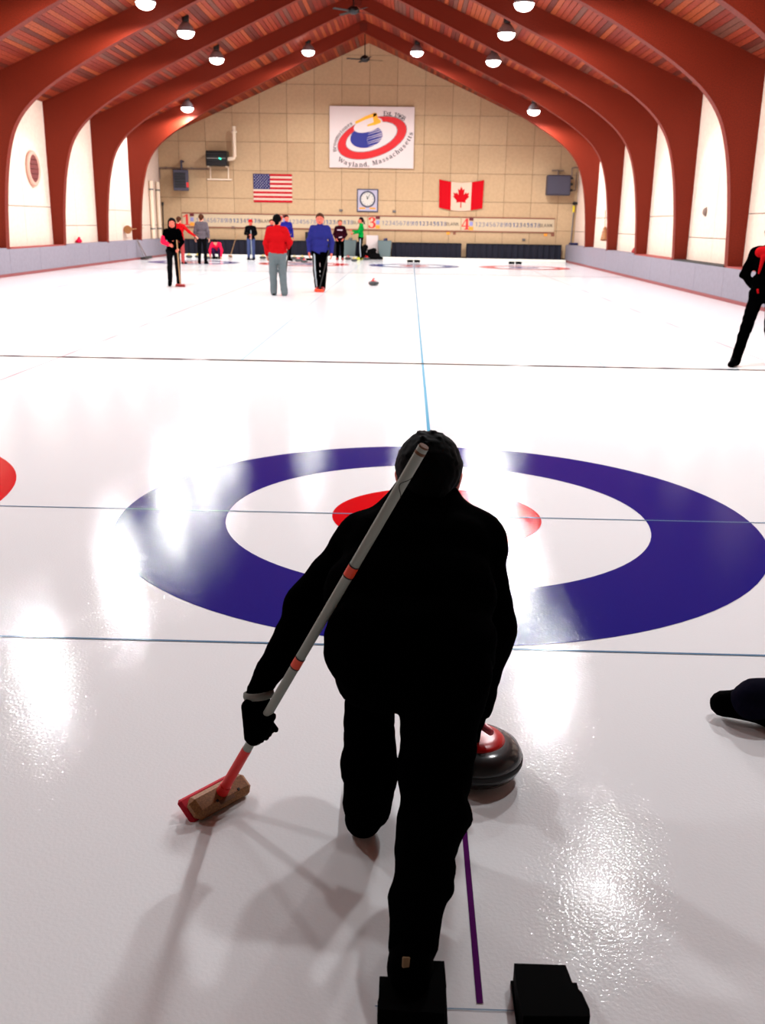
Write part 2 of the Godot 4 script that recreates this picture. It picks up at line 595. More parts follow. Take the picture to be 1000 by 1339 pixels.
func hall() -> void:
	var edges := bay_edges()
	# long walls, each bay faced with panels whose joints are open gaps
	for side in [-1.0, 1.0]:
		var w := structure("wall_left" if side < 0 else "wall_right", "%s long side wall of pale painted panels between the timber arches" % ("left" if side < 0 else "right"), "wall")
		var x: float = MID + side * WALL
		var st := new_st()
		box(st, Vector3(x + side * 0.13, 2.6, (FAR + NEAR) * 0.5), Vector3(0.2, 5.2, NEAR - FAR))
		part("backing", done(st), "joint", w)
		for b in edges.size() - 1:
			var z0: float = edges[b]
			var z1: float = edges[b + 1]
			var seam: float = 1.97 if b % 2 == 1 else 1.39
			for c in 2:
				var za := lerpf(z0, z1, c * 0.5) + 0.006
				var zb := lerpf(z0, z1, c * 0.5 + 0.5) - 0.006
				for row in [[0.0, seam - 0.009], [seam + 0.009, deck(WALL) + 0.02]]:
					part("panel", box_mesh(Vector3(0.04, row[1] - row[0], zb - za - 0.004), 0.004), "wall_paint", w, Transform3D(Basis.IDENTITY, Vector3(x + side * 0.02, (row[0] + row[1]) * 0.5, (za + zb) * 0.5)))
	# gable walls
	var gable := PackedVector2Array([Vector2(MID - WALL, 0), Vector2(MID + WALL, 0), Vector2(MID + WALL, deck(WALL)), Vector2(MID, RIDGE), Vector2(MID - WALL, deck(WALL))])
	var wf := structure("wall_far", "beige panelled gable wall at the far end of the ice", "wall")
	var sf := new_st()
	prism(sf, gable, FAR - 0.25, FAR - 0.035)
	part("backing", done(sf), "joint", wf)
	var tone := ["end_panel", "end_panel_pale", "end_panel_deep"]
	var row := 0
	var y0 := 0.15
	while y0 < RIDGE:
		var x0 := -4.71 - 1.27 * 6.0
		while x0 < MID + WALL:
			var cellp := PackedVector2Array([Vector2(x0 + 0.008, y0 + 0.008), Vector2(x0 + 1.262, y0 + 0.008), Vector2(x0 + 1.262, y0 + 1.242), Vector2(x0 + 0.008, y0 + 1.242)])
			for piece in Geometry2D.intersect_polygons(cellp, gable):
				var sp := new_st()
				prism(sp, piece, FAR - 0.035, FAR)
				part("panel", done(sp), tone[rng.randi() % 3], wf)
			x0 += 1.27
		y0 += 1.25
		row += 1
	var wn := structure("wall_near", "plain gable wall behind the viewer", "wall")
	var sn := new_st()
	prism(sn, gable, NEAR, NEAR + 0.2)
	part("panel", done(sn), "near_wall", wn)
	# roof: planks running along the hall from arch to arch, on two slopes
	var roof := structure("ceiling", "pitched ceiling of red-brown tongue-and-groove planks", "ceiling")
	var tilt := atan(RISE)
	for side in [-1.0, 1.0]:
		var len: float = (WALL + 0.4) / cos(tilt)
		var b := Basis(Vector3(0, 0, 1), -side * tilt)
		var c: Vector3 = Vector3(MID, RIDGE, (FAR + NEAR) * 0.5) + b * Vector3(side * len * 0.5, 0.16, 0)
		var sr := new_st()
		box(sr, c, Vector3(len, 0.2, NEAR - FAR + 0.5), b)
		part("roof_slab", done(sr), "roof_slab", roof)
	var pw := 0.145
	var all := []
	var cam := Vector3(-0.19, 1.64, 5.43)
	for bay in edges.size() - 1:
		var z0: float = edges[bay]
		var z1: float = edges[bay + 1]
		for side in [-1.0, 1.0]:
			for k in 74:
				var s: float = (k + 0.5) * pw * cos(tilt)
				var c := Vector3(MID + side * s, deck(s) + 0.025, (z0 + z1) * 0.5)
				var d := c - cam
				var seen: bool = d.z < -14.0 and absf(d.x / d.z) < 0.42 and d.y / -d.z < 0.26
				all.append([c, z1 - z0 - 0.01, side, d.length() if seen else 1000.0 + d.length()])
	all.sort_custom(func(p, q): return p[3] < q[3])
	var names := ["plank_a", "plank_b", "plank_c", "plank_d", "plank_e"]
	var meshes := {}
	var rest := new_st()
	for k in all.size():
		var p: Array = all[k]
		var b := Basis(Vector3(0, 0, 1), -p[2] * tilt)
		var pick: int = [0, 0, 1, 1, 2, 2, 3, 4][rng.randi() % 8]
		if k < 300:
			var key := "%.2f" % p[1]
			if not meshes.has(key):
				meshes[key] = box_mesh(Vector3(pw - 0.012, 0.05, p[1]))
			part("plank", meshes[key], names[pick], roof, Transform3D(b, p[0]))
		else:
			rest.set_color(M[names[pick]].albedo_color.srgb_to_linear())
			box(rest, p[0], Vector3(pw - 0.012, 0.05, p[1]), b)
	var o := part("planking", done(rest), "plank_mix", roof)
	o.set_meta("kind", "stuff")

func strip(x0: float, x1: float, z0: float, z1: float, y: float, material: String, called: String, parent: Node3D) -> void:
	var st := new_st()
	st.set_smooth_group(-1)
	quad(st, Vector3(x0, y, z0), Vector3(x1, y, z0), Vector3(x1, y, z1), Vector3(x0, y, z1))
	part(called, done(st), material, parent)

func ice() -> void:
	var fl := structure("floor", "white pebbled curling ice with painted rings and lines", "ice")
	var st := new_st()
	box(st, Vector3(MID, -0.06, (FAR + NEAR) * 0.5), Vector3(WALL * 2.0, 0.12, NEAR - FAR))
	part("ice_sheet", done(st), "ice", fl)
	var left := MID - 9.45
	var right := MID + 9.45
	for z in [0.0, FAR_TEE]:
		for k in 4:
			var c := Vector3(SHEETS[k], 0.0012, z)
			var blue_out := k % 2 == 0
			var a := new_st()
			annulus(a, c, 1.22, 1.83)
			part("twelve_foot_ring", done(a), "ring_blue" if blue_out else "ring_red", fl)
			a = new_st()
			annulus(a, c, 0.15, 0.61)
			part("four_foot_ring", done(a), "ring_red" if blue_out else "ring_blue", fl)
			a = new_st()
			annulus(a, c, 0.0, 0.15)
			part("button", done(a), "ring_white", fl)
		strip(left, right, z - 0.007, z + 0.007, 0.0024, "line_thin", "tee_line", fl)
		var bz: float = z + (1.84 if z == 0.0 else -1.84)
		strip(left, right, bz - 0.007, bz + 0.007, 0.0024, "line_thin", "back_line", fl)
	for z in [-6.4, FAR_TEE + 6.4]:
		strip(left, right, z - 0.05, z + 0.05, 0.0024, "line_dark", "hog_line", fl)
	for k in 4:
		var x: float = SHEETS[k]
		var thick := 0.014 if x == 0.0 else 0.011
		strip(x - thick, x + thick, FAR_TEE - 3.6, 1.83, 0.0018, "line_blue" if x == 0.0 else "line_pink", "centre_line", fl)
		strip(x - 0.0075, x + 0.0075, 1.83, 3.70, 0.0018, "line_purple", "centre_line", fl)
		strip(x - 0.23, x + 0.23, FAR_TEE - 3.67, FAR_TEE - 3.65, 0.0024, "line_thin", "hack_line", fl)
		strip(x - 0.23, x + 0.23, 3.7165, 3.7195, 0.0024, "line_thin", "hack_line", fl)
	for x in [-6.675, -2.225, 2.225]:
		strip(x - 0.012, x + 0.012, FAR_TEE - 3.6, -6.4, 0.0018, "line_pale", "sheet_divider", fl)

func intrados() -> PackedVector2Array:
	var p := [Vector2(9.47, 0), Vector2(9.46, 0.72), Vector2(9.40, 1.79), Vector2(9.27, 2.89), Vector2(9.08, 3.68), Vector2(8.86, 4.16), Vector2(8.53, 4.57), Vector2(8.11, 4.92), Vector2(7.52, 5.32), Vector2(6.35, 5.99), Vector2(5.75, 6.29), Vector2(0, 8.95)]
	var out := PackedVector2Array()
	for k in p.size() - 1:
		var a: Vector2 = p[maxi(k - 1, 0)]
		var b: Vector2 = p[k]
		var c: Vector2 = p[k + 1]
		var d: Vector2 = p[mini(k + 2, p.size() - 1)]
		var n := 3 if k > 1 and k < 9 else 1
		for j in n:
			out.append(b.cubic_interpolate(c, a, d, float(j) / n) if n > 1 else b)
	out.append(p[-1])
	return out

func arches() -> void:
	var ins := intrados()
	var halves := []
	for side in [-1.0, 1.0]:
		var poly := PackedVector2Array()
		for q in ins:
			poly.append(Vector2(q.x * side, q.y))
		poly.append(Vector2(0, RIDGE))
		poly.append(Vector2(WALL * side, deck(WALL)))
		poly.append(Vector2(WALL * side, 0))
		var st := new_st()
		prism(st, poly, -0.12, 0.12)
		# the inner edge is a slightly proud lamina, as on glued arches
		for k in ins.size() - 1:
			var a := Vector3(ins[k].x * side, ins[k].y, 0)
			var b := Vector3(ins[k + 1].x * side, ins[k + 1].y, 0)
			var up := (b - a).normalized()
			var bb := Basis(up.cross(Vector3(0, 0, 1)), up, Vector3(0, 0, 1))
			box(st, (a + b) * 0.5, Vector3(0.012, (b - a).length() + 0.01, 0.252), bb)
		halves.append(done(st))
	var word := ["first", "second", "third", "fourth", "fifth", "sixth", "seventh", "eighth", "ninth", "tenth"]
	for k in range(-4, 6):
		var t := thing("timber_arch", "red-brown laminated timber arch, %s from the far end wall" % word[k + 4], "arch", Vector3(MID, 0, ARCH0 + PITCH * k), 0.0, "timber roof arches")
		part("half_arch", halves[0], "glulam", t)
		part("half_arch", halves[1], "glulam", t)
		var st := new_st()
		box(st, Vector3(0, (8.93 + RIDGE) * 0.5 - 0.03, 0), Vector3(0.30, 0.32, 0.27), Basis.IDENTITY, 0.01)
		part("ridge_plate", done(st), "lamina", t)

func boards() -> void:
	var edges := bay_edges()
	for side in [-1.0, 1.0]:
		var t := thing("side_board", "long low grey %s board beside the ice under the arches" % ("left" if side < 0 else "right"), "rink board", Vector3(MID + side * 9.44, 0, 0))
		for b in edges.size() - 1:
			var z0: float = edges[b]
			var z1: float = edges[b + 1]
			for c in 2:
				var za := lerpf(z0, z1, c * 0.5)
				var zb := lerpf(z0, z1, c * 0.5 + 0.5)
				part("board_panel", box_mesh(Vector3(0.04, 0.68, zb - za - 0.012), 0.004), "board_grey", t, Transform3D(Basis.IDENTITY, Vector3(side * 0.0, 0.42, (za + zb) * 0.5)))
			part("kick_rail", box_mesh(Vector3(0.06, 0.08, z1 - z0), 0.006), "base_red", t, Transform3D(Basis.IDENTITY, Vector3(-side * 0.005, 0.04, (z0 + z1) * 0.5)))
			var ledge := "board_grey"
			if side > 0:
				ledge = ["board_grey", "board_grey", "board_grey", "ledge_red", "ledge_dark", "ledge_red", "ledge_red", "board_grey", "board_grey", "board_grey", "board_grey"][b]
			elif b == 3 or b == 5:
				ledge = "ledge_red"
			part("ledge", box_mesh(Vector3(0.56, 0.035, z1 - z0 - 0.26), 0.005), ledge, t, Transform3D(Basis.IDENTITY, Vector3(side * 0.27, 0.775, (z0 + z1) * 0.5)))
	# low white bumper across the end of the ice
	var e := thing("end_bumper", "low white foam bumper across the far end of the ice", "bumper", Vector3(MID, 0, -41.55))
	for k in 8:
		part("foam_block", box_mesh(Vector3(2.33, 0.11, 0.16), 0.015), "white_foam", e, Transform3D(Basis.IDENTITY, Vector3(-8.19 + 2.34 * k, 0.055, 0)))

# ---------------------------------------------------------------- lamps
func lamp(at: Vector3, label: String, energy: float) -> void:
	var t := thing("ceiling_lamp", label, "lamp", at, 0.0, "high-bay ceiling lamps")
	var top := deck(at.x - MID) - at.y
	var st := new_st()
	tube(st, Vector3(0, 0.5, 0), Vector3(0, maxf(top, 0.52), 0), 0.018, 0.018, 8)
	part("stem", done(st), "black_metal", t)
	st = new_st()
	lathe(st, [Vector2(0, 0.27), Vector2(0.09, 0.27), Vector2(0.105, 0.30), Vector2(0.105, 0.46), Vector2(0.07, 0.50), Vector2(0, 0.51)], 20)
	part("ballast", done(st), "black_metal", t)
	st = new_st()
	lathe(st, [Vector2(0.255, 0.0), Vector2(0.265, 0.0), Vector2(0.262, 0.02), Vector2(0.22, 0.13), Vector2(0.14, 0.23), Vector2(0.09, 0.28), Vector2(0.08, 0.27), Vector2(0.20, 0.12), Vector2(0.255, 0.0)], 28)
	part("reflector", done(st), "reflector", t)
	st = new_st()
	lathe(st, [Vector2(0, -0.17), Vector2(0.09, -0.163), Vector2(0.17, -0.13), Vector2(0.225, -0.075), Vector2(0.25, 0.0), Vector2(0.24, 0.02), Vector2(0, 0.03)], 28)
	part("lens", done(st), "lamp_glow", t)
	var l := SpotLight3D.new()
	l.name = "lamp_light"
	l.position = Vector3(0, -0.20, 0)
	l.rotation = Vector3(-PI / 2, 0, 0)
	l.spot_angle = 84.0
	l.spot_angle_attenuation = 0.35
	l.spot_range = 60.0
	l.spot_attenuation = 2.0
	l.light_size = 0.22
	l.light_energy = energy
	l.light_color = Color(0.985, 0.99, 1.0)
	l.shadow_enabled = true
	t.add_child(l)

func lamps() -> void:
	var E := 19.5
	lamp(Vector3(-7.08, 6.95, -21.8), "left ceiling lamp cut by the top edge of the picture", E)
	lamp(Vector3(-6.94, 6.95, -25.81), "second left ceiling lamp from the top edge, in the steep slanting row", E)
	lamp(Vector3(-6.96, 6.95, -30.67), "third left ceiling lamp from the top edge, in the steep slanting row", E)
	lamp(Vector3(2.54, 6.95, -21.5), "right ceiling lamp cut by the top edge of the picture", E)
	lamp(Vector3(2.48, 6.95, -25.48), "second right ceiling lamp from the top edge, in the steep slanting row", E)
	lamp(Vector3(2.51, 6.95, -30.45), "third right ceiling lamp from the top edge, in the steep slanting row", E)
	lamp(Vector3(-4.37, 8.1, -36.33), "ceiling lamp high above the flag with stars, left of the far fan", E)
	lamp(Vector3(-0.07, 8.1, -36.21), "ceiling lamp high above the banner, right of the far fan", E)
	lamp(Vector3(-9.36, 6.0, -36.72), "lowest left ceiling lamp glowing on the last arch", E)
	lamp(Vector3(4.63, 6.0, -36.15), "lowest right ceiling lamp glowing on the last arch", E)
	for z in [-16.4, -11.0, -5.4, 0.3]:
		var w: String = {-16.4: "fourth", -11.0: "fifth", -5.4: "sixth", 0.3: "last"}[z]
		var en := E if z < 0.0 else E * 0.3     # the last pair is old and dim
		lamp(Vector3(-6.97, 6.95, z), "%s lamp of the left ceiling row, counted from the far end" % w, en)
		lamp(Vector3(2.53, 6.95, z), "%s lamp of the right ceiling row, counted from the far end" % w, en)
	for f in [[Vector3(-2.22, 8.36, -29.87), "dark ceiling fan at the top edge, under the second arch", 0.4], [Vector3(-2.22, 8.15, -38.3), "dark ceiling fan on a long rod before the end wall", 0.1]]:
		var t := thing("ceiling_fan", f[1], "fan", f[0], f[2], "ceiling fans under the ridge")
		var st := new_st()
		tube(st, Vector3(0, 0.1, 0), Vector3(0, RIDGE - f[0].y - 0.02, 0), 0.02, 0.02, 8)
		part("rod", done(st), "black_metal", t)
		st = new_st()
		lathe(st, [Vector2(0, -0.13), Vector2(0.10, -0.12), Vector2(0.19, -0.05), Vector2(0.2, 0.03), Vector2(0.13, 0.1), Vector2(0.04, 0.13), Vector2(0, 0.13)], 20)
		part("motor", done(st), "black_metal", t)
		var blade := new_st()
		box(blade, Vector3(0.48, -0.03, 0), Vector3(0.62, 0.012, 0.13), Basis(Vector3(1, 0, 0), 0.2), 0.004)
		box(blade, Vector3(0.2, -0.03, 0), Vector3(0.16, 0.015, 0.04))
		var bm := done(blade)
		for k in 4:
			part("blade", bm, "black_metal", t, Transform3D(Basis(Vector3.UP, TAU * k / 4.0 + 0.25), Vector3.ZERO))

# ---------------------------------------------------------------- things on the end wall
func ellipse(c: Vector2, a: float, b: float, tilt: float, t: float) -> Vector2:
	return c + Vector2(a * cos(t), b * sin(t)).rotated(tilt)

func ell_poly(c: Vector2, a: float, b: float, tilt: float, n := 64) -> PackedVector2Array:
	var p := PackedVector2Array()
	for k in n:
		p.append(ellipse(c, a, b, tilt, TAU * k / n))
	return p

func ring_print(st: SurfaceTool, c0: Vector2, a0: float, b0: float, c1: Vector2, a1: float, b1: float, tilt: float, z: float) -> void:
	st.set_smooth_group(-1)
	for k in 96:
		var t0 := TAU * k / 96.0
		var t1 := TAU * (k + 1) / 96.0
		var p0 := ellipse(c0, a0, b0, tilt, t0)
		var p1 := ellipse(c0, a0, b0, tilt, t1)
		var q0 := ellipse(c1, a1, b1, tilt, t0)
		var q1 := ellipse(c1, a1, b1, tilt, t1)
		quad(st, Vector3(q0.x, q0.y, z), Vector3(q1.x, q1.y, z), Vector3(p1.x, p1.y, z), Vector3(p0.x, p0.y, z))

func arc_text(st: SurfaceTool, s: String, c: Vector2, a: float, b: float, tilt: float, t0: float, t1: float, height: float, inward: bool, z: float) -> void:
	# letters spaced evenly by length along an ellipse
	var pts := []
	var lens := [0.0]
	for k in 201:
		pts.append(ellipse(c, a, b, tilt, lerpf(t0, t1, k / 200.0)))
		if k > 0:
			lens.append(lens[-1] + pts[k].distance_to(pts[k - 1]))
	var wide := {"i": 0.55, "l": 0.5, "t": 0.65, ".": 0.5, ",": 0.5, " ": 0.6, "W": 1.45, "M": 1.4, "m": 1.4, "r": 0.75, "1": 0.9, "E": 1.0, "s": 0.85, "c": 0.85}
	var total := 0.0
	for ch in s:
		total += wide.get(ch, 1.0)
	var at := 0.0
	for ch in s:
		var w: float = wide.get(ch, 1.0)
		var want: float = lens[-1] * (at + w * 0.5) / total
		at += w
		if ch == " ":
			continue
		var k := 1
		while k < 200 and lens[k] < want:
			k += 1
		var p: Vector2 = pts[k]
		var d: Vector2 = (pts[mini(k + 1, 200)] - pts[k - 1]).normalized()
		var x := Vector3(d.x, d.y, 0)
		var y := Vector3(-d.y, d.x, 0)
		letters(st, ch, height, Transform3D(Basis(x, y, Vector3(0, 0, 1)), Vector3(p.x, p.y, z)), "Droid Serif", 0.004)

func banner() -> void:
	var t := thing("club_banner", "white banner with red ring and blue curling stone emblem on end wall", "banner", Vector3(-2.05, 5.41, FAR + 0.10))
	part("sheet", box_mesh(Vector3(3.9, 2.66, 0.05), 0.008), "banner_white", t)
	for y in [-1.0, 1.0]:
		part("batten", box_mesh(Vector3(3.6, 0.08, 0.07), 0.004), "conduit", t, Transform3D(Basis.IDENTITY, Vector3(0, y, -0.06)))
	var u := func(x: float, y: float) -> Vector2:
		return Vector2((x - 502.0) * 0.00467, (390.0 - y) * 0.00443)
	var z := 0.027
	var tilt := deg_to_rad(18.0)
	var st := new_st()
	ring_print(st, u.call(505, 395), 1.64, 0.82, u.call(500, 385), 1.24, 0.58, tilt, z)
	part("red_ring", done(st), "print_red", t)
	st = new_st()
	for e in [[505.0, 395.0, 1.645, 0.824, 1.665, 0.842], [500.0, 385.0, 1.235, 0.575, 1.215, 0.557]]:
		ring_print(st, u.call(e[0], e[1]), e[2], e[3], u.call(e[0], e[1]), e[4], e[5], tilt, z + 0.001)
	part("ring_outline", done(st), "print_black", t)
	# the stone: a blue body, hatched to the right, pale top, yellow handle
	st = new_st()
	var body := ell_poly(u.call(450, 385), 0.76, 0.47, deg_to_rad(12.0), 48)
	var half := PackedVector2Array([u.call(250, 150), u.call(465, 150), u.call(480, 300), u.call(455, 420), u.call(480, 520), u.call(250, 520)])
	for q in Geometry2D.intersect_polygons(body, half):
		prism(st, q, z, z + 0.003)
	part("stone_print", done(st), "print_blue", t)
	st = new_st()
	for k in 14:
		var p0: Vector2 = u.call(440 + (k % 3) * 10, 300 + k * 15.0)
		var p1: Vector2 = u.call(700, 208 + k * 16.5)
		var d := (p1 - p0).normalized().orthogonal()
		for q in Geometry2D.intersect_polygons(body, PackedVector2Array([p0 + d * 0.034, p0 - d * 0.034, p1 - d * 0.010, p1 + d * 0.010])):
			prism(st, q, z, z + 0.0035 + k * 0.0001)
	part("hatching", done(st), "print_blue", t)
	st = new_st()
	prism(st, ell_poly(u.call(465, 270), 0.68, 0.29, deg_to_rad(16.0), 48), z + 0.003, z + 0.005)
	part("stone_top_print", done(st), "banner_white", t)
	st = new_st()
	for poly in [[[335, 240], [440, 185], [530, 150], [548, 158], [545, 180], [440, 218], [345, 262]], [[520, 155], [552, 160], [560, 200], [590, 225], [588, 248], [530, 270], [460, 282], [455, 270], [520, 240], [512, 200]]]:
		var pp := PackedVector2Array()
		for q in poly:
			pp.append(u.call(q[0], q[1]))
		prism(st, pp, z + 0.005, z + 0.008)
	part("handle_print", done(st), "print_yellow", t)
	st = new_st()
	var c: Vector2 = u.call(505, 398)
	arc_text(st, "Broomstones", c, 1.80, 0.98, tilt, deg_to_rad(184), deg_to_rad(112), 0.165, false, z)
	arc_text(st, "Est. 1968", c, 1.80, 0.96, tilt, deg_to_rad(63), deg_to_rad(20), 0.20, false, z)
	arc_text(st, "Wayland, Massachusetts", c, 1.86, 1.06, tilt, deg_to_rad(200), deg_to_rad(345), 0.20, true, z)
	part("lettering", st.commit(), "print_black", t)

func cloth_sheet(w: float, h: float, wave: Callable, img: Image, rough := 0.85) -> ArrayMesh:
	var st := new_st()
	st.set_smooth_group(1)
	var nx := 28
	var ny := 14
	for face in 2:
		for j in ny:
			for i in nx:
				var q := []
				for e in [[0, 0], [0, 1], [1, 1], [1, 0]]:
					var a: float = float(i + e[0]) / nx
					var b: float = float(j + e[1]) / ny
					var o: Vector3 = wave.call(a, b)
					q.append([Vector3((a - 0.5) * w, (b - 0.5) * h, -0.004 * face) + o, Vector2(a, 1.0 - b)])
				for k in ([0, 1, 2, 0, 2, 3] if face == 0 else [0, 2, 1, 0, 3, 2]):
					st.set_uv(q[k][1])
					st.add_vertex(q[k][0])
	st.generate_normals()
	return st.commit()

func image_mat(called: String, img: Image) -> void:
	var m := mat(called, Color(1, 1, 1), 0.85, 0.0, 0.2)
	m.albedo_texture = ImageTexture.create_from_image(img)

func flags() -> void:
	# thirteen stripes, a blue canton and fifty stars
	var img := Image.create(380, 260, false, Image.FORMAT_RGB8)
	for k in 13:
		img.fill_rect(Rect2i(0, k * 20, 380, 20), Color(0.68, 0.06, 0.13) if k % 2 == 0 else Color(0.78, 0.70, 0.63))
	img.fill_rect(Rect2i(0, 0, 164, 140), Color(0.15, 0.15, 0.33))
	for r in 9:
		for c in (6 if r % 2 == 0 else 5):
			var o := Vector2(14 + c * 27 + (0 if r % 2 == 0 else 13), 14 + r * 14)
			var star := PackedVector2Array()
			for k in 10:
				star.append(o + Vector2(0, -6.0 if k % 2 == 0 else -2.4).rotated(TAU * k / 10.0))
			for y in range(int(o.y) - 6, int(o.y) + 7):
				for x in range(int(o.x) - 6, int(o.x) + 7):
					if x >= 0 and y >= 0 and Geometry2D.is_point_in_polygon(Vector2(x, y), star):
						img.set_pixel(x, y, Color(0.85, 0.82, 0.82))
	image_mat("flag_stripes", img)
	var t := thing("wall_flag", "flag with red and white stripes and a starred blue canton", "flag", Vector3(-6.68, 3.125, FAR + 0.035))
	part("flag_cloth", cloth_sheet(1.83, 1.27, func(a, b): return Vector3(0, 0, 0.012 * sin(a * 17.0) * (1.0 - b)), img), "flag_stripes", t)
	# red, white, red with a maple leaf
	var im := Image.create(400, 200, false, Image.FORMAT_RGB8)
	im.fill(Color(0.80, 0.69, 0.60))
	im.fill_rect(Rect2i(0, 0, 108, 200), Color(0.70, 0.04, 0.09))
	im.fill_rect(Rect2i(292, 0, 108, 200), Color(0.70, 0.04, 0.09))
	var half := [[0, 0.5], [0.09, 0.33], [0.19, 0.38], [0.15, 0.10], [0.27, 0.22], [0.30, 0.15], [0.45, 0.18], [0.40, 0.04], [0.47, 0.0], [0.25, -0.18], [0.28, -0.28], [0.03, -0.24], [0.03, -0.5]]
	var leaf := PackedVector2Array()
	for q in half:
		leaf.append(Vector2(200 + q[0] * 160.0, 100 - q[1] * 150.0))
	for k in range(half.size() - 1, 0, -1):
		leaf.append(Vector2(200 - half[k][0] * 160.0, 100 - half[k][1] * 150.0))
	for y in range(20, 180):
		for x in range(120, 280):
			if Geometry2D.is_point_in_polygon(Vector2(x, y), leaf):
				im.set_pixel(x, y, Color(0.70, 0.04, 0.09))
	image_mat("flag_leaf", im)
	var c := thing("wall_flag", "red and white flag with a red maple leaf, sagging between its corners", "flag", Vector3(2.165, 2.93, FAR + 0.05))
	part("flag_cloth", cloth_sheet(2.06, 1.26, func(a, b): return Vector3((0.5 - b) * (0.5 - a) * 0.05, 0.14 * pow(absf(a - 0.5) * 2.0, 1.6) - 0.07, 0.025 * sin(a * 9.0) + 0.02), im), "flag_leaf", c)

func end_wall_things() -> void:
	banner()
	flags()
	# clock
	var t := thing("wall_clock", "square framed wall clock with a round white face", "clock", Vector3(-2.215, 2.64, FAR))
	part("frame", box_mesh(Vector3(1.0, 1.03, 0.07), 0.01), "clock_frame", t, Transform3D(Basis.IDENTITY, Vector3(0, 0, 0.035)))
	part("plate", box_mesh(Vector3(0.9, 0.93, 0.03), 0.004), "clock_plate", t, Transform3D(Basis.IDENTITY, Vector3(0, 0, 0.07)))
	var up := Transform3D(Basis(Vector3(1, 0, 0), PI / 2), Vector3(0, 0.06, 0.085))
	var st := new_st()
	lathe(st, [Vector2(0.30, 0), Vector2(0.36, 0), Vector2(0.37, 0.02), Vector2(0.35, 0.045), Vector2(0.31, 0.04), Vector2(0.30, 0.0)], 36)
	part("rim", done(st), "clock_frame", t, up)
	st = new_st()
	lathe(st, [Vector2(0.305, 0.0), Vector2(0.305, 0.02), Vector2(0, 0.02)], 36, Vector3.ZERO, -1)
	part("face", done(st), "clock_face", t, up)
	st = new_st()
	for k in 12:
		var a := TAU * k / 12.0
		box(st, Vector3(sin(a) * 0.26, cos(a) * 0.26 + 0.06, 0.107), Vector3(0.016, 0.05, 0.004), Basis(Vector3(0, 0, 1), -a))
	part("hour_marks", done(st), "ink", t)
	for h in [[0.3, 0.16, 0.03], [-0.45, 0.24, 0.02]]:
		st = new_st()
		var b := Basis(Vector3(0, 0, 1), h[0])
		box(st, Vector3(0, 0.06, 0.112) + b * Vector3(0, h[1] * 0.45, 0), Vector3(h[2], h[1], 0.004), b)
		part("hand", done(st), "ink", t)
	for x in [-0.24, 0.24]:
		part("name_strip", box_mesh(Vector3(0.28, 0.07, 0.012), 0.002), "score_orange", t, Transform3D(Basis.IDENTITY, Vector3(x, -0.35, 0.09)))
	# four scoreboards, one for each sheet
	for k in 4:
		var x0: float = [-11.02, -6.60, -2.19, 2.22][k]
		var s := thing("score_board", "long pale scoreboard with a red number, %s on the end wall" % ["leftmost", "second from the left", "third from the left", "rightmost"][k], "scoreboard", Vector3(x0, 1.64, FAR), 0.0, "scoreboards on the end wall")
		part("panel", box_mesh(Vector3(4.36, 0.60, 0.03), 0.004), "score_board", s, Transform3D(Basis.IDENTITY, Vector3(2.2, 0, 0.015)))
		for y in [0.315, -0.315]:
			part("rail", box_mesh(Vector3(4.38, 0.045, 0.07), 0.006), "score_rail", s, Transform3D(Basis.IDENTITY, Vector3(2.2, y, 0.035)))
		st = new_st()
		letters(st, str(k + 1), 0.50, Transform3D(Basis.IDENTITY, Vector3(0.21, 0, 0.034)), "Droid Serif")
		part("sheet_number", st.commit(), "score_red", s)
		part("crest", box_mesh(Vector3(0.20, 0.12, 0.02), 0.003), "score_maroon", s, Transform3D(Basis.IDENTITY, Vector3(0.47, 0.23, 0.04)))
		part("crest", box_mesh(Vector3(0.15, 0.18, 0.02), 0.003), "score_blue", s, Transform3D(Basis.IDENTITY, Vector3(0.47, 0.03, 0.04)))
		part("crest", box_mesh(Vector3(0.20, 0.15, 0.02), 0.003), "score_orange", s, Transform3D(Basis.IDENTITY, Vector3(0.47, -0.19, 0.04)))
		st = new_st()
		for d in 18:
			letters(st, str(d + 1), 0.19, Transform3D(Basis.IDENTITY, Vector3(0.72 + d * 0.168, 0, 0.034)), "Droid Sans")
		part("end_numbers", st.commit(), "score_digit", s)
		st = new_st()
		letters(st, "BLANK", 0.15, Transform3D(Basis.IDENTITY, Vector3(3.98, 0, 0.034)), "Droid Sans")
		part("blank_mark", st.commit(), "print_black", s)
	for c in [[1.62, 0.16, "orange", "third scoreboard from the left"], [1.92, 0.13, "dark", "third scoreboard from the left"], [6.22, 0.16, "orange", "rightmost scoreboard"], [6.55, 0.15, "dark", "rightmost scoreboard"]]:
		var hn := thing("score_card", "small %s card hanging under the %s" % [c[2], c[3]], "card", Vector3(c[0], 1.22, FAR))
		part("card", box_mesh(Vector3(c[1], 0.12, 0.012), 0.002), "score_orange" if c[2] == "orange" else "score_rail", hn, Transform3D(Basis.IDENTITY, Vector3(0, 0, 0.02)))
		st = new_st()
		tube(st, Vector3(0, 0.05, 0.02), Vector3(0, 0.11, 0.02), 0.006, 0.006, 6)
		part("hook", done(st), "steel", hn)
	for c in [[-3.47, 2.18, "left of the clock"], [-0.95, 2.17, "right of the clock"], [-8.6, 1.33, "below the leftmost scoreboard"], [5.2, 0.98, "below the rightmost scoreboard"]]:
		var jb := thing("junction_box", "small brown junction box on the end wall %s" % c[2], "junction box", Vector3(c[0], c[1], FAR), 0.0)
		part("box_body", box_mesh(Vector3(0.16, 0.11, 0.06), 0.008), "conduit", jb, Transform3D(Basis.IDENTITY, Vector3(0, 0, 0.03)))
		part("cover", box_mesh(Vector3(0.12, 0.08, 0.01), 0.002), "steel", jb, Transform3D(Basis.IDENTITY, Vector3(0, 0, 0.064)))
	heaters()
	skirts()

